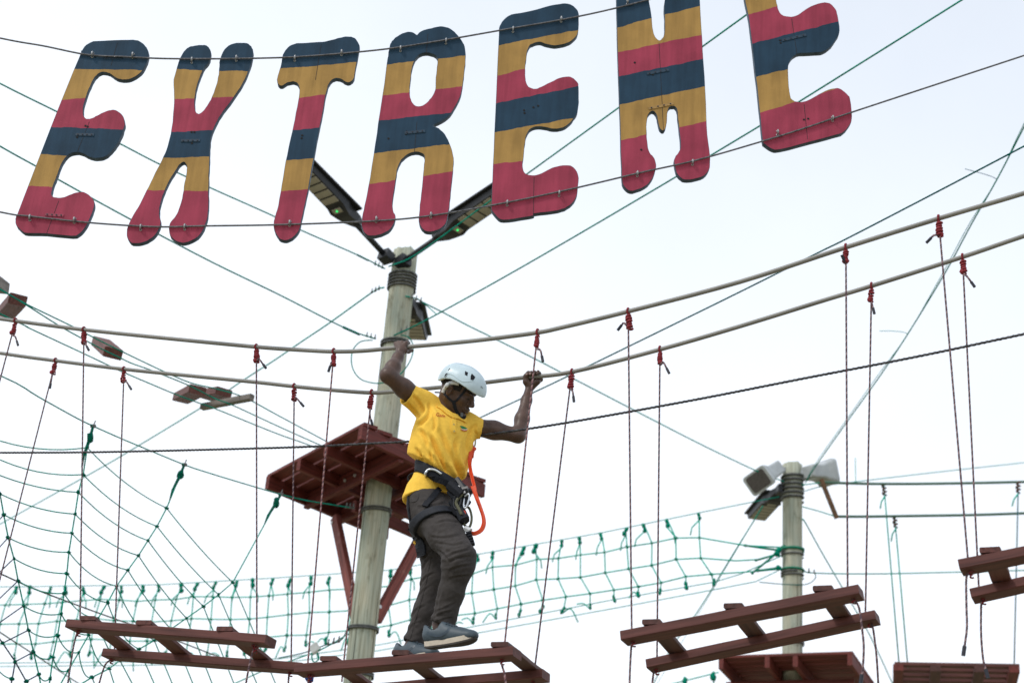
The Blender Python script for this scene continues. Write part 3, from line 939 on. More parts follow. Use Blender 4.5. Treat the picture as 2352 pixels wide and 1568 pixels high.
def wood_pole(name, label, u, v, Y, top_uv, r0, r1):
    b = at(u, v, Y)
    topz = at(*top_uv, Y).z
    base = Vector((b.x, b.y, 0))
    root = thing(name, label, 'pole', base)
    nseg, sides = 60, 28
    V, F = [], []
    for i in range(nseg + 1):
        z = -0.3 + (topz + 0.3) * i / nseg
        r = r0 + (r1 - r0) * i / nseg
        for j in range(sides):
            a = 2 * math.pi * j / sides
            k = 1 + 0.025 * noise.noise(Vector((math.cos(a) * 1.5, math.sin(a) * 1.5, z * 0.5 + Y))) + 0.012 * noise.noise(Vector((math.cos(a) * 6, math.sin(a) * 6, z * 1.0)))
            dz = 0.03 * noise.noise(Vector((math.cos(a) * 3, math.sin(a) * 3, 9))) if i == nseg else 0
            V.append((base.x + math.cos(a) * r * k, base.y + math.sin(a) * r * k, z + dz))
    for i in range(nseg):
        for j in range(sides):
            k = (j + 1) % sides
            F.append([i * sides + j, i * sides + k, (i + 1) * sides + k, (i + 1) * sides + j])
    V.append((base.x, base.y, topz + 0.05))
    for j in range(sides):
        F.append([nseg * sides + j, nseg * sides + (j + 1) % sides, len(V) - 1])
    build('post', (V, F), M_POLE, root, True, origin=base)
    # drying cracks
    for q in range(7):
        a = random.uniform(math.pi * 1.05, math.pi * 1.95)
        z0 = random.uniform(3.5, topz - 1.5)
        L = random.uniform(0.5, 1.4)
        pts = []
        for i in range(8):
            z = z0 + L * i / 7
            aa = a + 0.05 * noise.noise(Vector((q, z * 2, 0)))
            rr = (r0 + (r1 - r0) * z / topz) * (1 + 0.025 * noise.noise(Vector((math.cos(aa) * 1.5, math.sin(aa) * 1.5, z * 0.5 + Y))) + 0.012 * noise.noise(Vector((math.cos(aa) * 6, math.sin(aa) * 6, z))))
            pts.append((base.x + math.cos(aa) * rr, base.y + math.sin(aa) * rr, z))
        w = [0.001 + 0.0032 * math.sin(math.pi * i / 7) for i in range(8)]
        build('crack', tube(pts, w, 5), mat('dark_wood_crack', (0.10, 0.095, 0.07), 0.9), root)
    return root, base, topz


def coil(base, z0, z1, r, turns, tr, tilt=0.0):
    n = max(20, int(turns * 22))
    pts = []
    for i in range(n + 1):
        a = 2 * math.pi * turns * i / n
        pts.append((base.x + math.cos(a) * r, base.y + math.sin(a) * r, z0 + (z1 - z0) * i / n + tilt * math.sin(a)))
    return tube(pts, tr, 7)


def zat(base, u, v):
    """height at which the pole surface facing the camera shows at (u,v)"""
    return at(u, v, base.y - 0.13).z


pole, PB, PTOP = wood_pole('climbing_pole', 'tall pale wooden pole carrying three solar lamps and the square platform', 856, 1250, YP, (908, 578), 0.128, 0.122)
pole2, QB, QTOP = wood_pole('climbing_pole', 'right wooden pole with two grey loudspeakers at its top', 1820, 1400, YQ, (1818, 1068), 0.122, 0.118)

for (va, vb, n, tr) in ((612, 650, 5.2, 0.011), (768, 782, 2.2, 0.012), (1158, 1170, 2, 0.009), (1434, 1442, 2, 0.010), (1540, 1550, 2, 0.010)):
    z0, z1 = zat(PB, 870, vb), zat(PB, 870, va)
    build('cable_wrap', coil(PB, z0, z1, 0.136, n, tr, 0.012), M_WRAP, pole, True)
for (va, vb, n, tr, mm) in ((1083, 1142, 6, 0.016, M_WRAP), (1250, 1256, 1.6, 0.018, M_WRAPG), (1260, 1270, 1.6, 0.011, M_WRAP), (1298, 1302, 1.4, 0.014, M_WRAPG), (1306, 1318, 1.8, 0.011, M_WRAP), (1466, 1472, 2, 0.012, M_WRAP)):
    z0, z1 = zat(QB, 1820, vb), zat(QB, 1820, va)
    build('cable_wrap', coil(QB, z0, z1, 0.131, n, tr, 0.012), mm, pole2, True)


# ------------------------------------------------------------------ platforms
def make_platform():
    zp = at(856, 1092, YP).z                      # underside of the planks
    N, L, Rr = atz(834, 974, zp), atz(612, 1094, zp), atz(1116, 1110, zp)
    e1, e2 = (L - N), (Rr - N)
    l1, l2 = e1.length, e2.length
    a, b = e1.normalized(), e2.normalized()
    S = l1
    c = PB + Vector((0, 0, zp))
    n0 = N
    m0 = n0 + a * (l1 / 2) + b * (l2 / 2)
    root = thing('platform', 'square red-brown timber platform high on the pole behind the climber', 'platform', c)
    npl = 9
    pw = l2 / npl
    for i in range(npl):
        p = n0 + b * (pw * (i + 0.5)) + Vector((0, 0, 0.016))
        s0 = random.uniform(-0.01, 0.01)
        w = pw - random.uniform(0.022, 0.040)
        if i in (4,):   # notched round the pole
            build('plank', beam(p + a * s0, p + a * (S / 2 - 0.14), w, 0.032, jit=0.001), M_PLAT, root)
            build('plank', beam(p + a * (S / 2 + 0.14), p + a * (S + s0), w, 0.032, jit=0.001), M_PLAT, root)
        else:
            build('plank', beam(p + a * s0, p + a * (S + s0), w, 0.032, jit=0.001), M_PLAT, root)
    for t, h in ((0.02, 0.13), (0.36, 0.11), (0.64, 0.11), (0.98, 0.13)):
        p = n0 + a * (S * t) - Vector((0, 0, h / 2 + 0.001))
        build('joist', beam(p + b * 0.0, p + b * l2, 0.048, h, jit=0.001), M_PLAT, root)
    for sgn in (-1, 1):
        p = c + b * (-0.27 if sgn < 0 else 0.19) - Vector((0, 0, 0.088))
        p = p + a * (m0 - c).dot(a)
        be = build('bearer', beam(p - a * (l1 / 2 - 0.03), p + a * (l1 / 2 - 0.03), 0.055, 0.15, jit=0.001), M_PLAT, root)
        for t in (-0.09, 0.09):
            q = p - b * 0.026 + a * t
            build('bolt', disc(q, -b, 0.017, 0.012, 8), M_BOLT, be)
    p = c + a * 0.165 - Vector((0, 0, 0.26 + 0.052))
    build('cross_bearer', beam(p - b * 0.18, p + b * (l2 / 2 - 0.05), 0.05, 0.11, jit=0.001), M_PLAT, root)
    # diagonal braces down to the pole
    zb = zat(PB, 830, 1385)
    for d, off in ((a, b), (b, -a)):
        hi = c + d * ((l1 if d == a else l2) / 2 - 0.10) + off * 0.0 - Vector((0, 0, 0.27))
        lo = Vector((PB.x, PB.y, zb)) + d * 0.15
        br_ = build('brace', beam(hi + Vector((0, 0, 0.06)), lo - Vector((0, 0, 0.07)), 0.055, 0.105, up=d, jit=0.001), M_BRACE, root)
        side = d.cross(Vector((0, 0, 1)))
        for q in (lo + Vector((0, 0, 0.05)), hi):
            for sg in (-1, 1):
                build('bolt', disc(q + side * 0.026 * sg, side * sg, 0.018, 0.010, 8), M_BOLT, br_)
    return root


make_platform()


def make_platform2():
    zp = atz(1648, 1507, 0).z
    # near edge runs from (1650,1506) to (1958,1497); the pole stands in the middle
    zc = at(1822, 1545, YQ).z
    A, B = atz(1650, 1510, zc), atz(1958, 1500, zc)
    a = (B - A).normalized()
    b = Vector((-a.y, a.x, 0))
    if b.y < 0:
        b = -b
    S = (B - A).length
    c = QB + Vector((0, 0, zc))
    n0 = A
    root = thing('platform', 'red-brown timber platform under the right pole, cut off by the lower picture edge', 'platform', c)
    npl = 8
    pw = S / npl
    for i in range(npl):
        p = n0 + b * (pw * (i + 0.5)) + Vector((0, 0, 0.016))
        build('plank', beam(p, p + a * S, pw - 0.022, 0.032, jit=0.001), M_PLAT, root)
    for t in (0.02, 0.37, 0.58, 0.98):
        p = n0 + a * (S * t) - Vector((0, 0, 0.065))
        build('joist', beam(p, p + b * S, 0.055, 0.128, jit=0.001), M_PLAT, root)
    for sgn in (-1, 1):
        p = c + b * (sgn * 0.155) - Vector((0, 0, 0.13 + 0.06))
        build('bearer', beam(p - a * (S / 2 - 0.02), p + a * (S / 2 - 0.02), 0.05, 0.118, jit=0.001), M_PLAT, root)
    return root


make_platform2()


# ------------------------------------------------------------------ solar lamps, speakers
def solar_lamp(base, neck, tip, W, label, cells=5, led=True):
    root = thing('solar_lamp', label, 'lamp', base, 'solar lamps on the poles')
    a = (tip - neck).normalized()
    s = a.cross(Vector((0, 0, 1))).normalized()
    n = s.cross(a)                    # up
    L = (tip - neck).length
    fr = lambda x, y, z: neck + a * x + s * y + n * z
    if (neck - base).length > 0.12:
        build('arm', tube([base, base.lerp(neck, 0.5), neck + a * 0.08], 0.030, 12), M_BLACK, root, True)
    build('bracket', beam(base - a * 0.05, base + a * 0.06, 0.13, 0.11, up=n, bev=0.01), M_BLACK, root)
    build('solar_panel', beam(fr(0.16, 0, 0.055), fr(L, 0, 0.055), W + 0.07, 0.024, up=n, bev=0.006), M_BLACK, root)
    # lower housing: narrow shoulders widening to the lamp body
    prof = [(0.02, 0.10, 0.05), (0.10, 0.16, 0.07), (0.14, W * 0.72, 0.085), (0.22, W * 0.80, 0.10), (0.30, W, 0.10), (0.36, W, 0.075), (L - 0.01, W, 0.06)]
    V, F = [], []
    for x, w, h in prof:
        for y, z in ((-w / 2, 0.042), (w / 2, 0.042), (w / 2 - 0.012, 0.042 - h), (-w / 2 + 0.012, 0.042 - h)):
            V.append(fr(x, y, z))
    for i in range(len(prof) - 1):
        for j in range(4):
            k = (j + 1) % 4
            F.append([i * 4 + j, i * 4 + k, (i + 1) * 4 + k, (i + 1) * 4 + j])
    F += [[3, 2, 1, 0], [len(V) - 4, len(V) - 3, len(V) - 2, len(V) - 1]]
    h = build('housing', (V, F), M_BLACK, root)
    x0, x1 = 0.40, L - 0.03
    cl = (x1 - x0) / cells
    for i in range(cells):
        xa, xb = x0 + cl * i + 0.010, x0 + cl * (i + 1) - 0.010
        za = -0.033 + 0.015 * ((xa + xb) / 2 - 0.36) / (L - 0.37)
        build('light_cell', beam(fr(xa, 0, za - 0.004), fr(xb, 0, za + 0.015 * (xb - xa) / (L - 0.37) - 0.004), W - 0.05, 0.016, up=n, bev=0.002), M_CELL, root)
    sp = build('sensor_plate', beam(fr(0.29, 0, -0.059), fr(0.345, 0, -0.055), 0.11, 0.01, up=n, bev=0.001), M_CELL, root)
    if led:
        build('status_light', ballgeo(fr(0.318, 0.0, -0.064), 0.012, 0, 2), M_LED, sp, True)
    return root


b1 = at(888, 590, YP - 0.13)
n1 = at(826, 522, YP - 0.42)
solar_lamp(b1, n1, atz(690, 386, n1.z + 0.22), 0.235, 'black solar lamp pointing up left from the main pole top, behind the T')
b2 = at(925, 602, YP - 0.13)
n2 = at(996, 552, YP - 0.40)
solar_lamp(b2, n2, atz(1166, 440, n2.z + 0.22), 0.235, 'black solar lamp pointing up right from the main pole top, behind the R and E')
b3 = at(930, 684, YP + 0.12)
n3 = at(934, 688, YP + 0.16)
solar_lamp(b3, n3, atz(955, 778, n3.z - 0.02), 0.255, 'black solar lamp mounted low behind the main pole, with green status light')
b4 = at(1796, 1124, YQ)
n4 = at(1792, 1126, YQ + 0.02)
solar_lamp(b4, n4, atz(1737, 1191, n4.z - 0.06), 0.25, 'small solar lamp hanging below the left loudspeaker on the right pole', led=False)


def horn(back, mouth, w0, h0, w1, h1, label, roll=0.0):
    """square horn loudspeaker: body, flared bell, mouth and mounting arm"""
    back, mouth = Vector(back), Vector(mouth)
    a = (mouth - back).normalized()
    s = a.cross(Vector((0, 0, 1))).normalized()
    n = s.cross(a)
    if roll:
        m = Matrix.Rotation(roll, 3, a)
        s, n = m @ s, m @ n
    L = (mouth - back).length
    root = thing('horn_loudspeaker', label, 'loudspeaker', back, 'loudspeakers on the right pole')

    def loft(prof):
        V, F = [], []
        for x, w, h in prof:
            r = min(w, h) * 0.16
            ring = []
            for (sx, sy) in ((1, 1), (-1, 1), (-1, -1), (1, -1)):
                cx, cy = sx * (w / 2 - r), sy * (h / 2 - r)
                st = {(1, 1): 0, (-1, 1): 90, (-1, -1): 180, (1, -1): 270}[(sx, sy)]
                for k in range(4):
                    an = R(st + 30 * k)
                    ring.append(back + a * x + s * (cx + r * math.cos(an)) + n * (cy + r * math.sin(an)))
            V += ring
        m = 16
        for i in range(len(prof) - 1):
            for j in range(m):
                k = (j + 1) % m
                F.append([i * m + j, i * m + k, (i + 1) * m + k, (i + 1) * m + j])
        F.append(list(range(m))[::-1])
        F.append([(len(prof) - 1) * m + j for j in range(m)])
        return (V, F)

    prof = [(0, w0 * 0.8, h0 * 0.8), (0.03, w0, h0), (L * 0.42, w0 * 1.02, h0 * 1.02), (L * 0.55, w0 * 1.08, h0 * 1.08), (L * 0.70, w1 * 0.80, h1 * 0.80), (L * 0.84, w1 * 0.97, h1 * 0.97), (L - 0.05, w1, h1)]
    build('bell', loft(prof), M_GREY, root, False)
    rim = build('rim', loft([(L - 0.052, w1 * 1.04, h1 * 1.04), (L, w1 * 1.06, h1 * 1.06), (L + 0.001, w1 * 0.94, h1 * 0.94)]), M_GREY, root)
    build('mouth', loft([(L - 0.002, w1 * 0.86, h1 * 0.86), (L + 0.006, w1 * 0.84, h1 * 0.84)]), M_GRILLE, root)
    pt = Vector((QB.x, QB.y, back.z))
    d = pt - back
    build('mounting_arm', beam(back + a * (L * 0.3), Vector((QB.x, QB.y, back.z + 0.02)) - d.normalized() * 0.11, 0.035, 0.06), M_GREY, root)
    return root


horn(at(1786, 1076, YQ - 0.1), at(1742, 1104, YQ - 0.42), 0.20, 0.17, 0.34, 0.25, 'grey horn loudspeaker left of the right pole top, facing down left', 0.35)
horn(at(1852, 1084, YQ - 0.12), at(1903, 1086, YQ + 0.12), 0.22, 0.17, 0.30, 0.30, 'grey horn loudspeaker right of the right pole top', 0.0)


# ------------------------------------------------------------------ wires
def wpath(pts, Y0, Y1):
    """points in the picture, depth running straight from Y0 to Y1"""
    L = [0.0]
    for a, b in zip(pts, pts[1:]):
        L.append(L[-1] + math.hypot(b[0] - a[0], b[1] - a[1]))
    out = []
    for (u, v), l in zip(pts, L):
        t = l / L[-1]
        out.append(at(u, v, 1.0 / ((1 - t) / Y0 + t / Y1)))
    return out


def wire(name, label, pts, Y0, Y1, r, m, cat='wire', sm=True):
    P = wpath(pts, Y0, Y1)
    if sm and len(P) > 2:
        P = smooth_path(P, 5)
    o = build(name, tube(P, r, 7), m, smooth=True)
    return setp(o, label, cat)


M_CLIP = mat('dull_wire_clip', (0.16, 0.17, 0.17), 0.6, 0.3, 60, spec=0.2)


def bulldog(parent, pts, n=3, s=1.0):
    s *= 0.68
    """wire rope clips along a segment"""
    A, B = Vector(pts[0]), Vector(pts[1])
    d = (B - A).normalized()
    up = Vector((0, 0, 1))
    for i in range(n):
        p = A.lerp(B, (i + 0.5) / n)
        g = merge(beam(p - d * 0.014 * s, p + d * 0.014 * s, 0.034 * s, 0.026 * s), tube([p + Vector((0, -0.012, 0)) * s, p + Vector((0.004, -0.012, 0.055)) * s], 0.007 * s, 6),
                  tube([p + Vector((0, 0.012, 0)) * s, p + Vector((-0.004, 0.012, 0.05)) * s], 0.007 * s, 6))
        build('wire_clip', (g[0], g[1]), M_CLIP, parent)


Yf, Yb = YP - 0.13, YP + 0.13
w = wire('guy_wire', 'dark green wire from the upper left, behind letters E X T, to the pole top', [(-250, 60), (0, 192), (133, 258), (275, 330), (362, 375), (480, 430), (632, 498), (690, 528), (820, 585), (884, 617)], 10.3, Yf, 0.0066, M_WIRE)
bulldog(w, (at(858, 605, Yf), at(882, 616, Yf)), 3)
build('splice', tube([at(820, 585, Yf - .2), at(846, 598, Yf - .1)], 0.010, 7), M_WIRED, w)
w = wire('guy_wire', 'green wire from the left edge down to the lower pole wrapping', [(-250, 191), (0, 336), (84.5, 383), (133, 412), (302, 505), (487, 602), (640, 676), (790, 752), (862, 778)], 10.8, Yf, 0.0070, M_WIRE)
bulldog(w, (at(838, 770, Yf), at(866, 778, Yf)), 3)
build('splice', tube([at(788, 751, Yf - .2), at(826, 768, Yf - .1)], 0.013, 7), M_WIRED, w)
w = wire('guy_wire', 'wire rising right from the pole top along the right lamp, behind E and M', [(893, 612), (960, 582), (1128, 460), (1207.5, 402), (1422, 247), (1613, 108), (1714, 35), (1850, -63)], Yf, 9.8, 0.0070, M_WIRE)
bulldog(w, (at(938, 594, Yf), at(972, 575, Yf - .2)), 4)
w = wire('guy_wire', 'green wire rising right from the lower pole wrapping, behind the M and last E', [(905, 770), (945, 752), (1003, 722), (1148, 642), (1317, 545), (1555, 405), (1628, 360), (1746, 289), (1829, 238), (2210, 0), (2400, -120)], Yf, 9.6, 0.0070, M_WIRE)
bulldog(w, (at(915, 765, Yf), at(940, 754, Yf)), 2)
w = wire('guy_wire', 'pale wire falling left from the pole past the grey plank to the lower left', [(882, 660), (857, 670), (759, 740), (689, 787), (632, 826), (560, 872), (488, 920), (320, 1022), (244, 1067), (99, 1148), (0, 1203), (-200, 1312)], Yf, 27, 0.0080, M_WIREP)
bulldog(w, (at(850, 673, Yf), at(874, 662, Yf)), 3)
w = wire('guy_wire', 'green wire from the main pole down right to the loudspeaker pole', [(932, 680), (958, 686), (969, 693), (1015, 716), (1072, 746), (1125, 772), (1227, 823), (1285, 853), (1330, 876), (1500, 964), (1620, 1025), (1740, 1082), (1800, 1105)], Yf, YQ - 0.13, 0.0072, M_WIREP)
bulldog(w, (at(940, 681, Yf), at(972, 694, Yf + .1)), 3)
build('tie_back', tube([at(969, 693, Yf + .05), at(985, 706, Yf + .1), at(1003, 722, Yf - .3)], 0.005, 6), M_WIRE, w)
wire('guy_wire', 'thick dark green wire from behind the climber to the right edge', [(900, 1058), (985, 1016), (1096.7, 961.8), (1202, 913), (1227, 900.3), (1292, 869.5), (1500, 768), (1700, 670), (1880, 580), (1950, 545.5), (2150, 442), (2352, 336), (2600, 205)], Yf, 9.2, 0.0062, M_WIRED)
w = wire('guy_wire', 'steep doubled green wire from the loudspeaker pole to the right edge', [(1850, 1108), (1875, 1068), (1950, 962), (2022, 862), (2085, 767), (2170, 628), (2230, 517), (2290, 412), (2352, 292), (2450, 100)], YQ - 0.13, 12.0, 0.0068, M_WIRE)
build('strand', tube(smooth_path(wpath([(1850, 1108), (1873, 1064), (1948, 958), (2019, 858), (2085, 767), (2166, 626), (2226, 515), (2290, 412), (2349, 290), (2446, 98)], YQ - 0.13, 12.0), 5), 0.0035, 6), M_WIREP, w, True)
build('loose_strand', tube(smooth_path([at(2290, 412, 13.2), at(2276, 405, 13.15), at(2250, 397, 13.1), at(2216, 388, 13.1)], 4), 0.0034, 6), M_WIRED, w, True)
build('loose_strand', tube(smooth_path([at(2085, 767, 15.2), at(2076, 763, 15.15), at(2050, 760, 15.1), at(2020, 760, 15.1)], 4), 0.0034, 6), M_WIREP, w, True)
wire('cable_loop', 'green cable loop hanging behind his raised right arm', [(856, 781), (838, 782), (824, 787), (811, 803), (807, 826), (812, 850), (828, 870), (855, 879), (880, 879), (905, 871), (928, 850), (943, 826), (949, 803), (946, 785), (936, 773), (920, 769)], YP - 0.2, YP - 0.16, 0.0058, M_WIRE, 'cable')
# right hand pole
w = wire('guy_wire', 'pale green thin wire from the right pole down right behind the right rung', [(1843, 1192), (1850, 1200), (1890, 1272), (1950, 1375), (2000, 1462), (2060, 1590)], YQ - .1, 24, 0.0080, M_WIREP)
w = wire('guy_wire', 'pale green wire falling left from the solar lamp on the right pole', [(1752, 1162), (1733, 1193), (1680, 1278), (1603, 1403), (1543, 1485), (1505, 1561), (1480, 1610)], YQ, 24, 0.0080, M_WIREP)
build('strand', tube(wpath([(1733, 1193), (1608, 1403), (1484, 1612)], YQ, 24), 0.003, 6), M_WIREP, w)
w = wire('guy_wire', 'thin green wire leaving the right pole level to the right edge', [(1845, 1308), (1868, 1315), (2010, 1317), (2200, 1313), (2352, 1309), (2600, 1302)], YQ - .05, 22, 0.0080, M_WIREP)
bulldog(w, (at(1852, 1310, YQ - .05), at(1876, 1316, YQ - .05)), 2, 1.1)
build('slack_loop', tube(smooth_path([at(1872, 1316, YQ), at(1873, 1326, YQ), at(1862, 1337, YQ - .05), at(1843, 1342, YQ - .1), at(1800, 1341, YQ - .2), at(1744, 1336, YQ - .15)], 4), 0.006, 6), M_WIRED, w, True)
wire('guy_wire', 'thin green wire climbing right above the far green handrail', [(1845, 1128), (1890, 1116), (1955, 1107), (2150, 1084), (2352, 1062), (2600, 1035)], YQ, 24, 0.006, M_WIREP)
wire('guy_wire', 'dark brown wire slanting behind the left rung through the spider web', [(-100, 1272), (4, 1318), (71, 1348), (148, 1378), (266, 1421), (400, 1468), (560, 1530)], 12.5, 17, 0.0066, M_BROWNW)
wire('guy_wire', 'olive wire crossing the lower left corner behind the web', [(-100, 1385), (0, 1451), (94, 1512), (180, 1568), (240, 1605)], 14, 20, 0.007, mat('olive_wire', (0.06, 0.09, 0.03), 0.6, 0.2, 12))
wire('guy_wire', 'green wire in the lower middle beneath the left rung', [(540, 1568), (615, 1535), (700, 1505), (745, 1487), (800, 1455)], 16.5, YP, 0.006, M_WIREP)
w = wire('tension_wire', 'slack clamped wire with white pulley at the foot of the main pole', [(640, 1510), (690, 1500), (716, 1492), (745, 1481), (782, 1470), (800, 1440)], 16.4, YP - .1, 0.006, M_WIRED)
bulldog(w, (at(748, 1480, YP), at(784, 1470, YP)), 3, 1.2)
build('pulley', merge(beam(at(714, 1494, 15.4), at(732, 1482, 15.4), 0.05, 0.09, bev=0.012)), mat('white_pulley', (0.62, 0.64, 0.64), 0.4), w)
build('pulley_loop', tube(smooth_path([at(722, 1492, 15.4), at(716, 1508, 15.4), at(722, 1520, 15.4), at(732, 1512, 15.4), at(730, 1498, 15.4)], 4), 0.007, 6), M_WIRE, w, True)

# ------------------------------------------------------------------ log blocks strung on wires, upper left
w1 = [Z8(q) for q in ((-250, -60), (-60, 60), (30, 115), (170, 195), (500, 355), (605, 410), (815, 515), (1140, 670), (1330, 750), (1520, 795), (1700, 850), (1916, 965))] + [(740, 1008), (800, 1040)]
w2 = [Z8(q) for q in ((-250, -40), (30, 118), (170, 200), (400, 345), (560, 435), (700, 510), (835, 575), (920, 615), (1060, 665), (1320, 770), (1500, 860), (1620, 905), (1916, 1042))] + [(725, 1017), (790, 1045)]
w3 = [Z8(q) for q in ((-250, 150), (170, 350), (205, 370), (570, 540), (750, 625), (880, 685), (1115, 785), (1225, 830), (1400, 895), (1500, 930), (1916, 1098))] + [(711, 1022), (780, 1052)]
wire('support_wire', 'upper green wire threading the wooden blocks at upper left', w1, 11.0, YP - .2, 0.0055, M_WIRE)
wire('support_wire', 'middle green wire under the wooden blocks at upper left', w2, 11.0, YP - .2, 0.0055, M_WIRE)
wire('support_wire', 'lowest green wire of the block bridge, with small clips', w3, 11.2, YP - .2, 0.0055, M_WIRE)


def block(label, A, B, YA, YB, w, h, m=M_BLOCK, endm=True, up=(0, 0, 1)):
    a, b = at(*Z8(A), YA), at(*Z8(B), YB)
    root = thing('wooden_block', label, 'block', (a + b) / 2, 'wooden blocks strung on wires')
    build('timber', beam(a, b, w, h, up=up, bev=0.006, jit=0.001), m, root)
    d = (b - a).normalized()
    for t in (0.2, 0.8):
        p = a.lerp(b, t)
        build('wire_clip', merge(beam(p + Vector((0, 0, h / 2)), p + Vector((0, 0, h / 2 + 0.03)), 0.035, 0.02)), M_CLAMP, root)
    return root


block('wooden block cut off by the left edge at handrail height', (-60, 30), (18, 92), 11.2, 11.5, 0.10, 0.085, M_GREYW)
block('reddish wooden block with grey end at the left picture edge', (45, 262), (124, 172), 12.2, 11.6, 0.135, 0.085)
block('pinkish wooden block hanging between the two handrails at left', (702, 470), (788, 545), 13.2, 12.5, 0.15, 0.085)
block('brown wooden block left of its pair on the wires', (1262, 858), (1376, 800), 14.1, 13.5, 0.15, 0.075)
block('brown wooden block right of its pair, touching its neighbour', (1432, 838), (1560, 815), 14.2, 13.8, 0.15, 0.070)
block('long thin grey plank below the pair of wooden blocks', (1410, 918), (1755, 850), 13.8, 13.4, 0.055, 0.055, M_GREYW)

# ------------------------------------------------------------------ spider web net
WEB0, WEB1 = at(0, 862, 11.4), at(812, 1166, YP - 0.13)
wd = (WEB1 - WEB0)
wd.z = 0
wn_ = Vector((-wd.y, wd.x, 0)).normalized()


def web(q, z9=True):
    u, v = Z9(q) if z9 else q
    d = ray(u, v)
    return CAM + d * ((WEB0 - CAM).dot(wn_) / d.dot(wn_))


wt = [web(q, False) for q in ((-300, 745), (0, 862), (90, 912), (173, 958), (214, 978), (277, 1006), (320, 1024), (423.6, 1066.7), (478, 1085), (560, 1110), (631, 1131), (645, 1135), (700, 1148), (760, 1158), (812, 1166))]
o = build('web_cable', tube(smooth_path(wt, 4), 0.0055, 7), M_WIRE, smooth=True)
setp(o, 'green cable that the spider web net hangs from, ending at the main pole', 'cable')
bulldog(o, (at(792, 1163, YP - .2), at(815, 1166, YP - .15)), 3, 1.1)

SA = [(-52, -20), (0, 140), (28, 297), (62, 470), (105, 627), (137, 795), (178, 983), (215, 1167), (253, 1332), (293, 1502)]
SB = [Z9i for Z9i in [(659, -209), (628, -5), (592, 128), (567, 292), (543, 437), (520, 580), (505, 740), (483, 890), (462, 1045), (435, 1207), (400, 1372), (378, 1532)]]
SC = [(1258, 247), (1185, 385), (1117, 492), (1045, 605), (965, 715), (880, 835), (812, 960), (740, 1080), (670, 1203), (595, 1335), (515, 1470)]
SD = [(1757, 808), (1650, 900), (1535, 988), (1408, 1077), (1290, 1160), (1165, 1245), (1050, 1310), (905, 1395), (825, 1457), (695, 1523), (600, 1580)]
SE = [(2110, 1640), (1965, 1630), (1790, 1630), (1625, 1630), (1480, 1630), (1325, 1630), (1190, 1630), (1030, 1630), (880, 1630), (740, 1640)]
SZ = [(-330, 330), (-290, 480), (-250, 620), (-215, 770), (-180, 900), (-120, 1040), (-60, 1150), (20, 1265), (115, 1405), (198, 1553)]
HUB = (345, 1775)
net = thing('spider_web_net', 'green rope spider web net in the lower left', 'net', web(HUB))
kn_mesh = build('knot', ballgeo((0, 0, 0), 0.0155, 0.3, 2, (1.25, 0.9, 0.85)), M_WEBK, net, True, origin=(0, 0, 0))
first_knot = [True]


def web_knot(p):
    if first_knot[0]:
        kn_mesh.location = Vector(p) - WLOC[net.name]
        first_knot[0] = False
    else:
        o = share(kn_mesh, 'knot', p, net)
        o.rotation_euler = (0, random.uniform(-0.6, 0.6), random.uniform(0, 6))
        s = random.uniform(0.8, 1.15)
        o.scale = (s, s, s)


def sag(a, b, s):
    a, b = Vector(a), Vector(b)
    return [a.lerp(b, t) - Vector((0, 0, s * 4 * t * (1 - t))) for t in [i / 8 for i in range(9)]]


for spk, tie in ((SA, None), (SB, (214, 978)), (SC, (423.6, 1066.7)), (SD, (645, 1135)), (SZ, None), (SE, None)):
    P = [web(q) for q in spk]
    if tie:
        P = [web(tie, False)] + P
    if spk is not SE:
        build('spoke_rope', tube(P + [web(HUB)], 0.0056, 6), M_WEBB if spk is SZ else M_WEB, net, True)
    for p in P[(1 if tie else 0):]:
        web_knot(p)
    if tie:
        d = (P[1] - P[0]).normalized()
        build('tie', merge(ballgeo(P[0] + d * 0.10, 0.034, 0.25, 2, (0.8, 0.8, 1.3)), tube([P[0], P[0] + d * 0.12, P[0] + d * 0.26 + Vector((-.01, 0, 0)), P[0] + d * 0.36], [0.010, 0.014, 0.011, 0.006], 7)), M_WEBK, net, True)
        build('tie_clip', merge(beam(P[0] - Vector((.02, 0, 0)), P[0] + Vector((.02, 0, 0)), 0.024, 0.024), tube([P[0], P[0] + Vector((0.010, 0, 0.045))], 0.005, 6)), M_CLIP, net)
for i in range(12):
    if i < len(SB):
        if i >= 2:
            build('ring_rope', tube(sag(web(SA[i - 2]), web(SB[i]), 0.03), 0.0048, 6), M_WEB, net, True)
        else:
            lefts = ((-90, -290), (-70, -150))
            build('ring_rope', tube(sag(web(lefts[i]), web(SB[i]), 0.05), 0.0048, 6), M_WEB, net, True)
    if i < len(SC):
        build('ring_rope', tube(sag(web(SB[i]), web(SC[i]), 0.045), 0.0048, 6), M_WEB, net, True)
    if i < len(SD) and i < len(SC):
        build('ring_rope', tube(sag(web(SC[i]), web(SD[i]), 0.02 if i < 5 else 0.06), 0.0048, 6), M_WEB, net, True)
    if i < len(SE):
        build('ring_rope', tube(sag(web(SD[i]), web(SE[i]), 0.0), 0.0048, 6), M_WEB, net, True)
for i in range(len(SZ)):
    build('ring_rope', tube([web(SZ[i]), web(SA[i])], 0.0048, 6), M_WEBB, net, True)
build('ring_rope', tube(sag(web((-40, 1430)), web((92, 1535)), 0.02), 0.0045, 6), M_WEB, net, True)
build('ring_rope', tube([web((115, 1405)), web((92, 1535)), web((70, 1640))], 0.0055, 6), M_WEBB, net, True)
web_knot(web((92, 1535)))
web_knot(web(HUB))

# ------------------------------------------------------------------ climbing net between the poles, far behind
top, r1, r2, r3, bt = [], [], [], [], []


def cols(z, T, A, B, C, D):
    for lst, src in ((top, T), (r1, A), (r2, B), (r3, C), (bt, D)):
        lst.extend(z(q) for q in src)


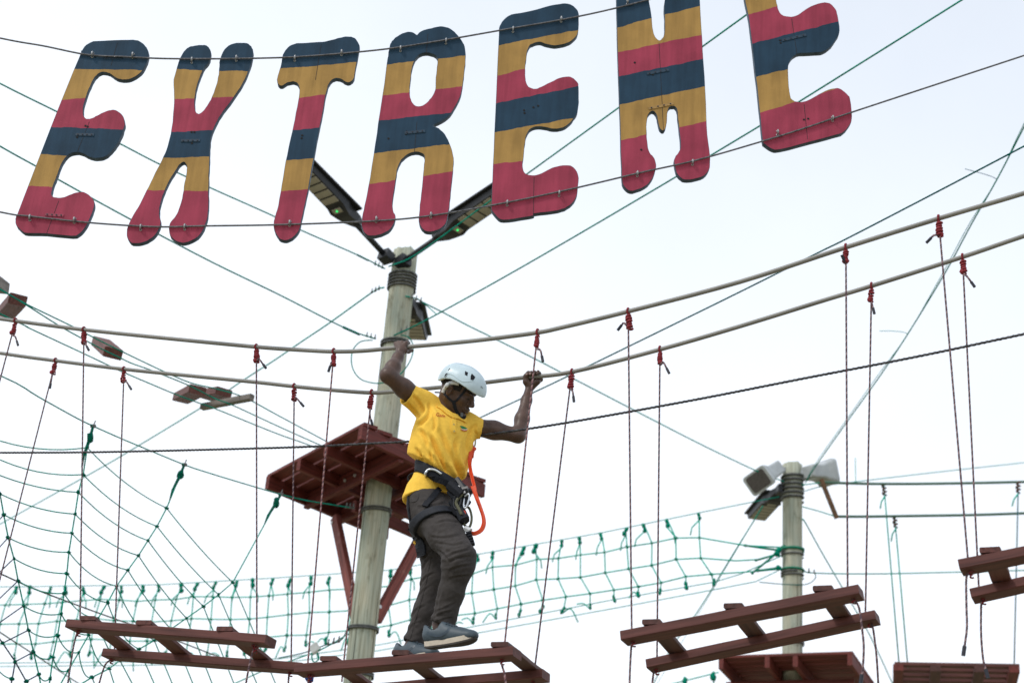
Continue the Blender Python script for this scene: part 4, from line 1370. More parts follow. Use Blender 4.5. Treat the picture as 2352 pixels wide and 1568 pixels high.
cols(Z9, [(125, 840), (230, 840), (385, 840), (500, 842), (635, 845), (780, 840), (920, 835), (1085, 830), (1200, 825), (1375, 822), (1485, 815), (1625, 805), (1790, 795), (1910, 785), (2055, 775)],
     [(40, 978), (205, 972), (338, 968), (470, 958), (612, 945), (757, 935), (900, 940), (1035, 950), (1172, 940), (1330, 935), (1460, 915), (1605, 915), (1750, 920), (1890, 918), (2030, 908)],
     [(0, 1122), (143, 1120), (290, 1118), (430, 1100), (578, 1090), (713, 1080), (858, 1095), (1003, 1100), (1145, 1105), (1293, 1097), (1445, 1080), (1593, 1085), (1740, 1087), (1885, 1083), (2018, 1070)],
     [(-20, 1275), (125, 1270), (268, 1272), (403, 1255), (550, 1245), (690, 1235), (840, 1240), (980, 1250), (1110, 1250), (1270, 1245), (1420, 1240), (1580, 1240), (1730, 1235), (1870, 1230), (2010, 1222)],
     [(-40, 1395), (105, 1385), (235, 1380), (370, 1390), (530, 1370), (670, 1362), (820, 1370), (960, 1375), (1090, 1380), (1250, 1375), (1400, 1370), (1560, 1370), (1710, 1365), (1850, 1355), (1995, 1345)])
cols(Z7, [(218, 992), (338, 980), (437, 978), (550, 965), (650, 955), (780, 940), (890, 925)],
     [(208, 1073), (327, 1063), (440, 1050), (550, 1045), (655, 1040), (770, 1030), (893, 990)],
     [(212, 1187), (330, 1175), (440, 1172), (550, 1165), (655, 1155), (767, 1137), (883, 1105)],
     [(205, 1302), (312, 1300), (437, 1285), (550, 1275), (660, 1265), (782, 1245), (890, 1215)],
     [(190, 1390), (307, 1360), (420, 1345), (545, 1345), (660, 1335), (770, 1305), (900, 1290)])
for lst, a, b in ((top, (992, 1289), (1043, 1281)), (r1, (990, 1322), (1037, 1319)), (r2, (986, 1371), (1036, 1366)), (r3, (992, 1419), (1042, 1413)), (bt, (990, 1448), (1040, 1438))):
    lst.extend([a, b])
cols(Z12, [(218, 518), (335, 500), (572, 465), (668, 448), (878, 408), (1018, 385), (1187, 352), (1377, 315), (1522, 287), (1705, 250), (1953, 195)],
     [(178, 673), (333, 620), (513, 605), (680, 560), (850, 552), (1022, 525), (1212, 505), (1387, 462), (1583, 433), (1770, 393), (1955, 390)],
     [(170, 825), (343, 795), (510, 768), (676, 720), (847, 712), (1022, 700), (1217, 665), (1400, 635), (1580, 607), (1773, 560), (1965, 550)],
     [(195, 983), (370, 947), (558, 910), (727, 880), (910, 853), (1098, 828), (1285, 800), (1477, 773), (1655, 743), (1848, 695), (2050, 677)],
     [(180, 1060), (358, 1025), (547, 1000), (718, 970), (885, 980), (1098, 948), (1285, 890), (1475, 855), (1645, 830), (1850, 785), (2070, 760)])
NA, NB = at(0, 1345, 23.0), at(1790, 1250, YQ - 0.1)
nd = NB - NA
nd.z = 0
nn = Vector((-nd.y, nd.x, 0)).normalized()


def fn(p):
    d = ray(*p)
    return CAM + d * ((NA - CAM).dot(nn) / d.dot(nn))


cnet = thing('climbing_net', 'green rope climbing net stretched behind both poles', 'net', fn((900, 1400)))
ck = build('knot', ballgeo((0, 0, 0), 0.020, 0.3, 2, (1.2, 0.9, 0.9)), M_NETK, cnet, True, origin=(0, 0, 0))
tieg = merge(ballgeo((0, 0, 0.03), 0.026, 0.25, 2, (0.9, 0.9, 1.5)), ballgeo((0.006, 0, -0.03), 0.030, 0.25, 2, (0.9, 0.9, 1.3)))
ct = build('tie_knot', tieg, M_NETK, cnet, True, origin=(0, 0, 0))
fk = {ck.name: True, ct.name: True}


def put(src, p, sc=1.0):
    if fk[src.name]:
        fk[src.name] = False
        src.location = Vector(p) - WLOC[cnet.name]
        return
    o = share(src, src.name, p, cnet)
    o.rotation_euler = (random.uniform(-.3, .3), random.uniform(-0.4, 0.4), random.uniform(0, 6))
    s = sc * random.uniform(0.85, 1.15)
    o.scale = (s, s, s)


NR = 0.0092
for i in range(len(top)):
    P = [fn(top[i]), fn(r1[i]), fn(r2[i]), fn(r3[i]), fn(bt[i])]
    build('net_column', tube(P, NR, 5), M_NET, cnet, True)
    put(ct, P[0] - Vector((0, 0, 0.05)), 1.0)
    put(ct, P[4] + Vector((0, 0, 0.03)), 0.8)
    for p in P[1:4]:
        put(ck, p)
    sx = random.choice((-1, 1)) * random.uniform(0.02, 0.09)
    q = P[0] - Vector((0, 0, 0.10))
    build('loose_end', tube([q, q + Vector((sx, 0, -0.10)), q + Vector((sx * 1.2, 0, -0.20))], NR, 5), M_NET, cnet, True)
    if random.random() < 0.7:
        q = P[4]
        sx = random.choice((-1, 1)) * random.uniform(0.08, 0.2)
        build('loose_end', tube(smooth_path([q, q + Vector((sx * 0.5, 0, 0.06)), q + Vector((sx, 0, random.uniform(-0.18, 0.05)))], 3), NR, 5), M_NET, cnet, True)
end1, end2, end3 = [(1708, 1252), (1786, 1262)], [(1650, 1244), (1740, 1240), (1786, 1264)], [(1745, 1310), (1790, 1302)]
for row, ext in ((r1, [(1712, 1252), (1792, 1256)]), (r2, [(1690, 1287), (1745, 1284), (1792, 1268)]), (r3, [(1740, 1311), (1792, 1306)])):
    P = [fn((-60, row[0][1]))] + [fn(p) for p in row] + [fn(p) for p in ext]
    build('net_row', tube(P, NR, 5), M_NET, cnet, True)
for nm, pts in (('top_line', [(-60, 1347), top[0], top[8], top[14], top[20], top[25], top[30], top[34], (1790, 1140)]),
                ('bottom_line', [(-60, 1522), (300, 1519), (640, 1512), (870, 1480), (1045, 1446), (1400, 1378), (1640, 1336), (1700, 1318), (1795, 1276)]),
                ('lower_line', [(-60, 1530), (300, 1527), (640, 1522), (870, 1493), (1090, 1454), (1400, 1398), (1600, 1361), (1735, 1335), (1795, 1306)])):
    build(nm, tube([fn(p) for p in pts], 0.0062, 5), M_WIREP, cnet, True)
for a, b in (((1712, 1252), (1788, 1263)), ((1736, 1286), (1786, 1272)), ((1740, 1310), (1788, 1303)), ((1728, 1315), (1784, 1270))):
    A, B = fn(a), fn(b)
    build('lashing', merge(tube([A, B], 0.014, 6), ballgeo(B, 0.034, 0.25, 2), ballgeo(A, 0.022, 0.2, 1)), M_NETK, cnet, True)

# second net just showing at the lower right
pts = [ZR(q) for q in ((560, 1360), (680, 1332), (790, 1305), (990, 1255), (1040, 1243))]
lo = thing('climbing_net', 'corner of a lower green net beside the right platform', 'net', at(*pts[0], 21))
build('top_line', tube([at(u, v, 21) for u, v in pts], 0.008, 6), M_NET, lo, True)
for q in ((795, 1310), (1000, 1275)):
    p = at(*ZR(q), 21)
    build('tie_knot', merge(ballgeo(p, 0.045, 0.25, 2, (0.8, 0.8, 1.4)), tube([p, p + Vector((0.03, 0, -0.3)), p + Vector((0.06, 0, -0.6))], 0.009, 5)), M_NETK, lo, True)

# ------------------------------------------------------------------ the farther rung bridge, lower right
YB0, YB1 = YQ - 0.3, 21.0
fp1 = [(1890, 1107), (1960, 1109.5), (2030, 1110.5), (2150, 1110), (2352, 1106), (2600, 1098)]
fp2 = [(1918, 1185.5), (2000, 1185.5), (2100, 1184), (2230, 1182), (2352, 1178), (2600, 1168)]
wire('far_handrail', 'upper green handrail tube of the far bridge at right', fp1, YB0, YB1, 0.0175, M_FTUBE, 'handrail')
wire('far_handrail', 'lower green handrail tube of the far bridge at right', fp2, YB0 + 0.1, YB1 + 0.1, 0.0175, M_FTUBE, 'handrail')
wire('guy_wire', 'short thin wire from the right pole to the upper far handrail', [(1842, 1113), (1870, 1110), (1892, 1107)], YQ - .1, YB0, 0.007, M_WIREP)
wire('guy_wire', 'short thin wire from the right pole down to the brown spreader bar', [(1843, 1163), (1880, 1173), (1920, 1186)], YQ - .1, YB0 + .1, 0.007, M_WIREP)
o = build('spreader_bar', beam(at(1886, 1100, YB0), at(1922, 1190, YB0 + .1), 0.07, 0.045, up=(1, 0, 0)), mat('brown_spreader_timber', (0.16, 0.085, 0.045), 0.7, 0.2, 10))
setp(o, 'slanting brown spreader bar below the right loudspeaker', 'bar')
o = build('antenna_rod', tube([at(1965.5, 1108, YQ + 1), at(1964.5, 1051, YQ + 1)], 0.005, 6), M_WIREP)
setp(o, 'thin upright rod rising from the far handrail', 'rod')


def far_rope(top, bot, label):
    A, B = at(*top, YB0 + .5), at(*bot, YB0 + .5)
    root = thing('far_hanging_rope', label, 'rope', B, 'ropes of the far bridge')
    d = (B - A).normalized()
    build('rope', tube([A, B], 0.0085, 6), M_WIREP if top[0] < 2200 else mat('blue_green_rope', (0.02, 0.11, 0.14), 0.6), root, True)
    build('hitch', merge(knot_geo(A + d * 0.005, d, 1.9, 3)), mat('brown_hitch', (0.14, 0.06, 0.045), 0.7), root, True)
    build('rope_tail', tube([A + d * 0.16, A + d * 0.24 + Vector((-0.05, 0, 0)), A + d * 0.33 + Vector((-0.07, 0, 0))], 0.009, 6), M_NET, root, True)


far_rope((2030, 1111), Z11((372, 1445)), 'leftmost thin rope of the far bridge, hitched to its upper handrail')
far_rope((2055, 1185), Z11((437, 1450)), 'thin rope of the far bridge hitched to its lower handrail')
far_rope((2339, 1106), Z11((1238, 1462)), 'blue green rope of the far bridge near the right edge')

zr = at(*Z11((800, 1500)), YB0 + 0.5).z
fr_ = thing('far_rung', 'slatted brown rung of the far bridge at the lower right corner', 'rung', atz(*Z11((800, 1500)), zr))
A, B = atz(*Z11((336, 1446)), zr), atz(*Z11((1284, 1462)), zr)
fa = (B - A).normalized()
fb = Vector((-fa.y, fa.x, 0))
S = (B - A).length
for i in range(5):
    p = A + fb * (0.10 + 0.23 * i)
    build('slat', beam(p + Vector((0, 0, 0.06)), p + fa * S + Vector((0, 0, 0.06)), 0.10, 0.04), M_BOARD, fr_)
for t, mm in ((0.03, M_PLAT), (0.33, M_SLAT), (0.68, M_SLAT), (0.955, M_PLAT)):
    p = A + fa * (S * t)
    build('cross_piece', beam(p, p + fb * 1.2, 0.12, 0.075), mm, fr_)

# small blue rope end below the rungs
p = at(709, 1552, 9.2)
o = build('blue_rope_end', merge(ballgeo(at(711, 1556, 10.5), 0.028, 0.2, 2), tube([at(711, 1556, 10.5), at(709, 1580, 10.5)], 0.012, 7)), M_BLUE, smooth=True)
setp(o, 'bit of blue rope under the left end of his rung', 'rope')


# ------------------------------------------------------------------ the climber: smooth distance-field surfaces
class Field:
    def __init__(self, lo, hi, h):
        self.lo = np.array(lo, dtype=np.float64)
        self.h = h
        self.n = (np.ceil((np.array(hi) - self.lo) / h).astype(int) + 1)
        self.F = np.full(tuple(self.n), 0.3, dtype=np.float32)

    def sub(self, lo, hi):
        i0 = np.maximum(0, np.floor((np.array(lo) - self.lo) / self.h).astype(int))
        i1 = np.minimum(self.n, np.ceil((np.array(hi) - self.lo) / self.h).astype(int) + 1)
        i1 = np.maximum(i1, i0 + 1)
        sl = tuple(slice(a, b) for a, b in zip(i0, i1))
        ax = [self.lo[d] + self.h * np.arange(i0[d], i1[d]) for d in range(3)]
        X, Y, Z = np.meshgrid(*ax, indexing='ij')
        return sl, X, Y, Z

    def blend(self, sl, d, k):
        a = self.F[sl]
        d = d.astype(np.float32)
        if k > 0:
            hh = np.maximum(k - np.abs(a - d), 0) / k
            self.F[sl] = np.minimum(a, d) - hh * hh * k * 0.25
        else:
            self.F[sl] = np.minimum(a, d)

    def cone(self, a, b, ra, rb, k=0.02):
        a, b = np.array(a, dtype=np.float64), np.array(b, dtype=np.float64)
        m = max(ra, rb) + k + 2 * self.h + 0.012
        sl, X, Y, Z = self.sub(np.minimum(a, b) - m, np.maximum(a, b) + m)
        self.blend(sl, seg_dist(X, Y, Z, a, b, ra, rb), k)

    def chain(self, pts, k=0.02):
        for (a, ra), (b, rb) in zip(pts, pts[1:]):
            self.cone(a, b, ra, rb, k)

    def ell(self, c, M, r, k=0.02):
        """ellipsoid with axes the columns of M (3x3) and radii r"""
        c = np.array(c, dtype=np.float64)
        m = max(r) + k + 2 * self.h + 0.012
        sl, X, Y, Z = self.sub(c - m, c + m)
        self.blend(sl, ell_dist(X, Y, Z, c, M, r), k)

    def carve(self, sl, d):
        self.F[sl] = np.maximum(self.F[sl], -d.astype(np.float32))

    def carve_cone(self, a, b, ra, rb):
        a, b = np.array(a, dtype=np.float64), np.array(b, dtype=np.float64)
        m = max(ra, rb) + 2 * self.h
        sl, X, Y, Z = self.sub(np.minimum(a, b) - m, np.maximum(a, b) + m)
        self.carve(sl, seg_dist(X, Y, Z, a, b, ra, rb))

    def carve_ell(self, c, M, r):
        c = np.array(c, dtype=np.float64)
        m = max(r) + 2 * self.h
        sl, X, Y, Z = self.sub(c - m, c + m)
        self.carve(sl, ell_dist(X, Y, Z, c, M, r))

    def cut(self, p, n, near=None, rad=0.2):
        """remove what lies on the side n points to, within rad of near"""
        p, n = np.array(p, dtype=np.float64), np.array(n, dtype=np.float64)
        q = p if near is None else np.array(near)
        sl, X, Y, Z = self.sub(q - rad, q + rad)
        d = (X - p[0]) * n[0] + (Y - p[1]) * n[1] + (Z - p[2]) * n[2]
        self.F[sl] = np.maximum(self.F[sl], d.astype(np.float32))

    def mesh(self):
        return surface_nets(self.F, self.lo, self.h)


def seg_dist(X, Y, Z, a, b, ra, rb):
    ab = b - a
    L = max(1e-9, ab.dot(ab))
    t = np.clip(((X - a[0]) * ab[0] + (Y - a[1]) * ab[1] + (Z - a[2]) * ab[2]) / L, 0, 1)
    dx, dy, dz = X - a[0] - t * ab[0], Y - a[1] - t * ab[1], Z - a[2] - t * ab[2]
    return np.sqrt(dx * dx + dy * dy + dz * dz) - (ra + t * (rb - ra))


def ell_dist(X, Y, Z, c, M, r):
    dx, dy, dz = X - c[0], Y - c[1], Z - c[2]
    q = [dx * M[0][j] + dy * M[1][j] + dz * M[2][j] for j in range(3)]
    k0 = np.sqrt(sum((q[j] / r[j]) ** 2 for j in range(3)))
    k1 = np.sqrt(sum((q[j] / r[j] ** 2) ** 2 for j in range(3))) + 1e-9
    return k0 * (k0 - 1) / k1


def surface_nets(F, lo, h):
    inside = F < 0
    nx, ny, nz = F.shape
    cnt = np.zeros((nx - 1, ny - 1, nz - 1), dtype=np.int8)
    for dx in (0, 1):
        for dy in (0, 1):
            for dz in (0, 1):
                cnt += inside[dx:nx - 1 + dx, dy:ny - 1 + dy, dz:nz - 1 + dz]
    act = (cnt > 0) & (cnt < 8)
    I = np.argwhere(act)
    idx = np.full(act.shape, -1, dtype=np.int32)
    idx[act] = np.arange(len(I))
    cv = {}
    for dx in (0, 1):
        for dy in (0, 1):
            for dz in (0, 1):
                cv[(dx, dy, dz)] = F[I[:, 0] + dx, I[:, 1] + dy, I[:, 2] + dz].astype(np.float64)
    acc = np.zeros((len(I), 3))
    num = np.zeros(len(I))
    for ax in range(3):
        o1, o2 = [d for d in range(3) if d != ax]
        for p in (0, 1):
            for q in (0, 1):
                c0 = [0, 0, 0]
                c0[o1], c0[o2] = p, q
                c1 = list(c0)
                c1[ax] = 1
                a, b = cv[tuple(c0)], cv[tuple(c1)]
                m = (a < 0) != (b < 0)
                t = np.where(m, a / np.where(m, a - b, 1), 0)
                pt = np.tile(np.array(c0, dtype=np.float64), (len(I), 1))
                pt[:, ax] += t
                acc[m] += pt[m]
                num += m
    V = lo + h * (I + acc / np.maximum(num, 1)[:, None])
    quads = []
    for ax in range(3):
        o1, o2 = (ax + 1) % 3, (ax + 2) % 3
        sa = [slice(1, -1)] * 3
        sa[ax] = slice(0, F.shape[ax] - 1)
        sb = list(sa)
        sb[ax] = slice(1, F.shape[ax])
        A, B = inside[tuple(sa)], inside[tuple(sb)]
        E = np.argwhere(A != B)
        if not len(E):
            continue
        flip = A[E[:, 0], E[:, 1], E[:, 2]]
        G = E.copy()
        G[:, o1] += 1
        G[:, o2] += 1
        def cell(d1, d2):
            g = G.copy()
            g[:, o1] += d1
            g[:, o2] += d2
            return idx[g[:, 0], g[:, 1], g[:, 2]]
        q = np.stack([cell(-1, -1), cell(0, -1), cell(0, 0), cell(-1, 0)], 1)
        ok = (q >= 0).all(1)
        q, f = q[ok], flip[ok]
        q[~f] = q[~f][:, ::-1]
        quads.append(q)
    Q = np.concatenate(quads)
    return V, Q


def vnormals(V, Q):
    n = np.cross(V[Q[:, 2]] - V[Q[:, 0]], V[Q[:, 3]] - V[Q[:, 1]])
    N = np.zeros_like(V)
    for j in range(4):
        np.add.at(N, Q[:, j], n)
    return N / (np.linalg.norm(N, axis=1)[:, None] + 1e-12)


def relax(V, Q, it=2, lam=0.5):
    for _ in range(it):
        S = np.zeros_like(V)
        c = np.zeros(len(V))
        for j in range(4):
            for k in (1, 3):
                np.add.at(S, Q[:, j], V[Q[:, (j + k) % 4]])
                np.add.at(c, Q[:, j], 1)
        V = V * (1 - lam) + lam * S / np.maximum(c, 1)[:, None]
    return V


def build_sdf(name, V, Q, m, parent, origin=None):
    return build(name, (V, Q.tolist()), m, parent, True, origin)


def bvh_of(V, Q):
    return BVHTree.FromPolygons([tuple(v) for v in V], Q.tolist())


def onto(bvh, uv, off=0.003, k=0.2):
    d = ray(*uv).normalized()
    h = bvh.ray_cast(CAM, d)
    if h[0] is None:
        return br(*uv, k)
    return h[0] + h[1] * off if h[1].dot(d) < 0 else h[0] - h[1] * off


def ribbon(pts, nrm, w, t=0.002):
    """flat strap through pts; nrm: outward direction at each point"""
    P = [Vector(p) for p in pts]
    V, F = [], []
    for i, p in enumerate(P):
        d = (P[min(i + 1, len(P) - 1)] - P[max(i - 1, 0)]).normalized()
        n = Vector(nrm[i]).normalized()
        s = d.cross(n).normalized()
        for a, b in ((-1, -1), (1, -1), (1, 1), (-1, 1)):
            V.append(p + s * (a * w / 2) + n * (b * t / 2))
    for i in range(len(P) - 1):
        for j in range(4):
            k = (j + 1) % 4
            F.append([i * 4 + j, i * 4 + k, (i + 1) * 4 + k, (i + 1) * 4 + j])
    F += [[3, 2, 1, 0], [len(V) - 4, len(V) - 3, len(V) - 2, len(V) - 1]]
    return (V, F)


def surf_ribbon(bvh, uvs, w, off=0.004, k=0.2, t=0.003, n=4):
    """strap lying on a surface where the photograph shows it"""
    uvs = [Vector((u, v, 0)) for u, v in uvs]
    uvs = smooth_path(uvs, n)
    pts, nr = [], []
    for q in uvs:
        d = ray(q.x, q.y).normalized()
        h = bvh.ray_cast(CAM, d)
        if h[0] is None:
            pts.append(br(q.x, q.y, k))
            nr.append(-d)
        else:
            nn_ = h[1] if h[1].dot(d) < 0 else -h[1]
            pts.append(h[0] + nn_ * off)
            nr.append((nn_ - d * 0.3).normalized())
    return ribbon(pts, nr, w, t)


RT, UP, BK = [CROT.col[i].copy() for i in range(3)]
M_SKIN = mat('dark_brown_skin', (0.095, 0.053, 0.039), 0.46, 0.16, 22, bump=0.08, spec=0.4)
M_SHIRT = mat('yellow_polo_knit', (0.95, 0.59, 0.085), 0.85, 0.05, 60, bump=0.12, spec=0.15)
M_TROU = mat('charcoal_trousers', (0.052, 0.046, 0.044), 0.8, 0.12, 50, bump=0.1, spec=0.2)
M_SHOE = mat('blue_grey_trainer', (0.060, 0.085, 0.105), 0.5, 0.10, 30, spec=0.35)
M_SHOED = mat('darker_blue_grey_stripe', (0.040, 0.062, 0.085), 0.45, 0.1, 30)
M_SOLE = mat('cream_midsole', (0.62, 0.55, 0.45), 0.6, 0.08, 40)
M_TREAD = mat('dark_tread', (0.055, 0.048, 0.042), 0.8, 0.2, 60)
M_HELM = mat('sky_tinted_helmet_shell', (0.56, 0.69, 0.75), 0.33, 0.03, 6, spec=0.45)  # white shell with the sky's blue reflection put into its colour
M_PAD = mat('pale_headband', (0.60, 0.62, 0.63), 0.8, 0.1, 40)
M_STRAP = mat('black_webbing', (0.014, 0.016, 0.022), 0.75, 0.2, 80, bump=0.1, spec=0.2)
M_HARN = mat('navy_black_padding', (0.011, 0.014, 0.022), 0.75, 0.2, 40)
M_ORANGE = mat('orange_webbing', (0.80, 0.085, 0.022), 0.55, 0.12, 60)
M_SILVER = mat('polished_ring', (0.62, 0.66, 0.70), 0.28, 0.05, 10, metal=0.7)
M_OLIVE = mat('olive_cord', (0.11, 0.11, 0.065), 0.7, 0.2, 60)
M_EYE = mat('dark_eye', (0.010, 0.007, 0.006), 0.25)
M_EYEW = mat('eye_white', (0.42, 0.36, 0.33), 0.3)
M_HAIR = mat('short_black_hair', (0.012, 0.010, 0.010), 0.8, 0.3, 120, bump=0.5)
M_NAIL = mat('finger_nail', (0.42, 0.28, 0.25), 0.35, 0.05, 20)
M_REDP = mat('red_embroidery', (0.55, 0.045, 0.02), 0.7, 0.1, 60)
M_GRNP = mat('green_embroidery', (0.03, 0.22, 0.06), 0.7, 0.1, 60)
M_WHTP = mat('white_embroidery', (0.7, 0.6, 0.45), 0.7, 0.1, 60)
M_ORNG2 = mat('red_buckle', (0.55, 0.06, 0.03), 0.5)

j = lambda z, q, k: br(*z(q), k)

# ---- head frame
HO = j(ZH, (470, 660), 0.13)
Fv = (RT * 0.815 + UP * -0.405 + BK * 0.41).normalized()
Hv = (RT * 0.405 + UP * 0.912 + BK * 0.08)
Hv = (Hv - Fv * Hv.dot(Fv)).normalized()
Sv = Fv.cross(Hv).normalized()                       # towards his right ear
if Sv.dot(BK) < 0:
    Sv = -Sv
HM = [[Fv[i], Sv[i], Hv[i]] for i in range(3)]
hd = lambda f, s, h: HO + Fv * f + Sv * s + Hv * h

# ---- joints
R_SH, R_EL, R_WR = j(Z5, (545, 705), 0.10), j(Z5, (226, 450), -0.13), j(ZHR, (560, 650), -0.030)
L_SH, L_EL, L_WR = j(Z5, (960, 905), 0.29), j(Z5, (1395, 990), 0.42), j(ZHL, (600, 830), BW + 0.020)
NECK = j(Z5, (765, 775), 0.19)
R_HIP, R_KN, R_AN = j(Z6, (395, 350), 0.14), j(Z6, (640, 700), 0.00), j(Z6, (478, 1195), 0.07)
L_HIP, L_KN, L_AN = j(Z6, (420, 370), 0.27), j(Z6, (432, 880), 0.27), j(Z6, (278, 1340), 0.25)

allp = [R_SH, R_EL, L_EL, L_WR, R_AN, L_AN, R_KN, HO]
lo = np.min([tuple(p) for p in allp], 0) - np.array([0.16, 0.16, 0.20])
hi = np.max([tuple(p) for p in allp], 0) + np.array([0.16, 0.16, 0.22])
hi[2] = max(hi[2], R_WR.z + 0.16)
B = Field(lo, hi, 0.0040)
# trunk and legs inside the clothes
B.cone(NECK, j(Z5, (700, 1100), 0.19), 0.075, 0.09, 0.03)
B.cone(j(Z5, (700, 1100), 0.19), j(Z6, (400, 330), 0.2), 0.09, 0.085, 0.03)
B.chain([(R_HIP, 0.065), (R_KN, 0.045), (R_AN, 0.034)], 0.03)
B.chain([(L_HIP, 0.060), (L_KN, 0.042), (L_AN, 0.033)], 0.03)
B.cone(R_AN, j(ZF, (1180, 470), 0.06), 0.035, 0.030, 0.02)
B.cone(L_AN, j(ZF, (400, 900), 0.25), 0.034, 0.030, 0.02)
# arms
up = R_SH.lerp(R_EL, 0.55)
B.chain([(R_SH, 0.056), (up, 0.047), (R_EL, 0.039)], 0.03)
fa1 = R_EL.lerp(R_WR, 0.35) + (RT * 0.004)
B.chain([(R_EL, 0.038), (fa1, 0.038), (R_EL.lerp(R_WR, 0.8), 0.027), (R_WR, 0.0235)], 0.025)
ul = L_SH.lerp(L_EL, 0.5)
B.chain([(L_SH, 0.050), (ul + UP * 0.004, 0.047), (L_EL, 0.037)], 0.03)
fl1 = L_EL.lerp(L_WR, 0.35)
B.chain([(L_EL, 0.036), (fl1, 0.038), (L_EL.lerp(L_WR, 0.75), 0.027), (L_WR, 0.0225)], 0.025)
# right hand, knuckles up, closed over the near handrail
ax = ALONG
rail = lambda uv, k: br(*uv, k)
kn = [j(ZHR, q, -0.014) for q in ((405, 345), (500, 312), (610, 305), (735, 325))]
pc = j(ZHR, (560, 560), -0.030)
for q in kn:
    B.cone(R_WR.lerp(pc, 0.55), q, 0.0195, 0.0112, 0.012)
for i, q in enumerate(kn):
    # over the tube, down behind it and under
    c = br(*ZHR((420 + 110 * i, 445 - 8 * i)), 0.0)
    a1 = c + UP * 0.0235 + CROSS * 0.006
    a2 = c + CROSS * 0.026 + UP * 0.006
    a3 = c + CROSS * 0.017 - UP * 0.020
    rr = (0.0080, 0.0090, 0.0092, 0.0088)[i]
    B.chain([(q, 0.0108), (a1, rr), (a2, rr), (a3, rr * 0.9)], 0.003)
th0 = j(ZHR, (700, 560), -0.020)
tc_ = br(*ZHR((800, 425)), 0.0)
B.chain([(R_WR.lerp(pc, 0.4), 0.016), (th0, 0.0145), (tc_ - UP * 0.026 + CROSS * 0.004, 0.0115), (tc_ - UP * 0.012 + CROSS * 0.026 + RT * 0.010, 0.0098)], 0.010)
# left hand, palm to the camera, fingers coming over the far handrail from behind
lp = j(ZHL, (690, 640), BW + 0.022)
lk = [br(*ZHL((590 + 105 * i, 470 - 14 * i)), BW) for i in range(4)]
for i, c in enumerate(lk):
    k1 = c + CROSS * 0.030 - UP * 0.006
    B.cone(L_WR.lerp(lp, 0.7), k1, 0.0185, 0.0125, 0.016)
    a1 = c + UP * 0.0235 + CROSS * 0.014
    a2 = c + UP * 0.0215 - CROSS * 0.012
    a3 = c - CROSS * 0.0225 + UP * 0.004
    rr = (0.0090, 0.0094, 0.0090, 0.0080)[i]
    B.chain([(k1, 0.0118), (a1, rr), (a2, rr), (a3, rr * 0.88)], 0.003)
B.cone(L_WR.lerp(lp, 0.6), j(ZHL, (860, 600), BW + 0.012), 0.020, 0.017, 0.015)
B.chain([(L_WR.lerp(lp, 0.3), 0.0185), (j(ZHL, (505, 600), BW - 0.004), 0.0165), (j(ZHL, (490, 430), BW - 0.016), 0.0120), (j(ZHL, (590, 310), BW - 0.012), 0.0092)], 0.012)
# neck and head
B.cone(hd(-0.035, 0, -0.055), NECK - UP * 0.0, 0.056, 0.062, 0.03)
B.cone(hd(0.01, 0, -0.085), NECK + Fv * 0.03, 0.040, 0.045, 0.03)
B.ell(hd(-0.012, 0, 0.022), HM, (0.098, 0.077, 0.090), 0.02)
B.ell(hd(0.030, 0, -0.050), HM, (0.064, 0.059, 0.082), 0.025)
for s in (-1, 1):
    B.cone(hd(-0.012, 0.048 * s, -0.062), hd(0.070, 0.012 * s, -0.124), 0.024, 0.017, 0.02)
    B.ell(hd(0.060, 0.041 * s, -0.042), HM, (0.022, 0.020, 0.018), 0.02)
    B.ell(hd(0.104, 0.0125 * s, -0.056), HM, (0.012, 0.009, 0.009), 0.008)
    B.ell(hd(0.078, 0.030 * s, 0.002), HM, (0.014, 0.026, 0.010), 0.012)
B.ell(hd(0.078, 0, -0.128), HM, (0.020, 0.022, 0.018), 0.018)
B.cone(hd(0.090, 0, -0.010), hd(0.112, 0, -0.050), 0.0085, 0.0125, 0.010)
B.ell(hd(0.084, 0, -0.084), HM, (0.018, 0.027, 0.016), 0.012)
B.ell(hd(0.0985, 0, -0.0815), HM, (0.0095, 0.023, 0.0065), 0.004)
B.ell(hd(0.0955, 0, -0.0965), HM, (0.0100, 0.021, 0.0075), 0.004)
for s in (-1, 1):
    B.carve_ell(hd(0.104, 0.031 * s, -0.020), HM, (0.016, 0.016, 0.0115))
    B.ell(hd(0.0785, 0.0315 * s, -0.0205), HM, (0.0125, 0.0145, 0.0115), 0.004)
    B.ell(hd(-0.010, 0.078 * s, -0.022), HM, (0.017, 0.010, 0.030), 0.006)
    B.ell(hd(-0.016, 0.085 * s, -0.008), HM, (0.016, 0.006, 0.016), 0.005)
    B.carve_ell(hd(-0.004, 0.092 * s, -0.020), HM, (0.008, 0.009, 0.015))
BV, BQ = B.mesh()
BV = relax(BV, BQ, 1, 0.3)
person = thing('person', 'climber in yellow polo shirt, white helmet and charcoal trousers gripping both handrails', 'person', Vector((R_HIP.x, R_HIP.y, L_AN.z - 0.09)))
build_sdf('body', BV, BQ, M_SKIN, person)
BB = bvh_of(BV, BQ)

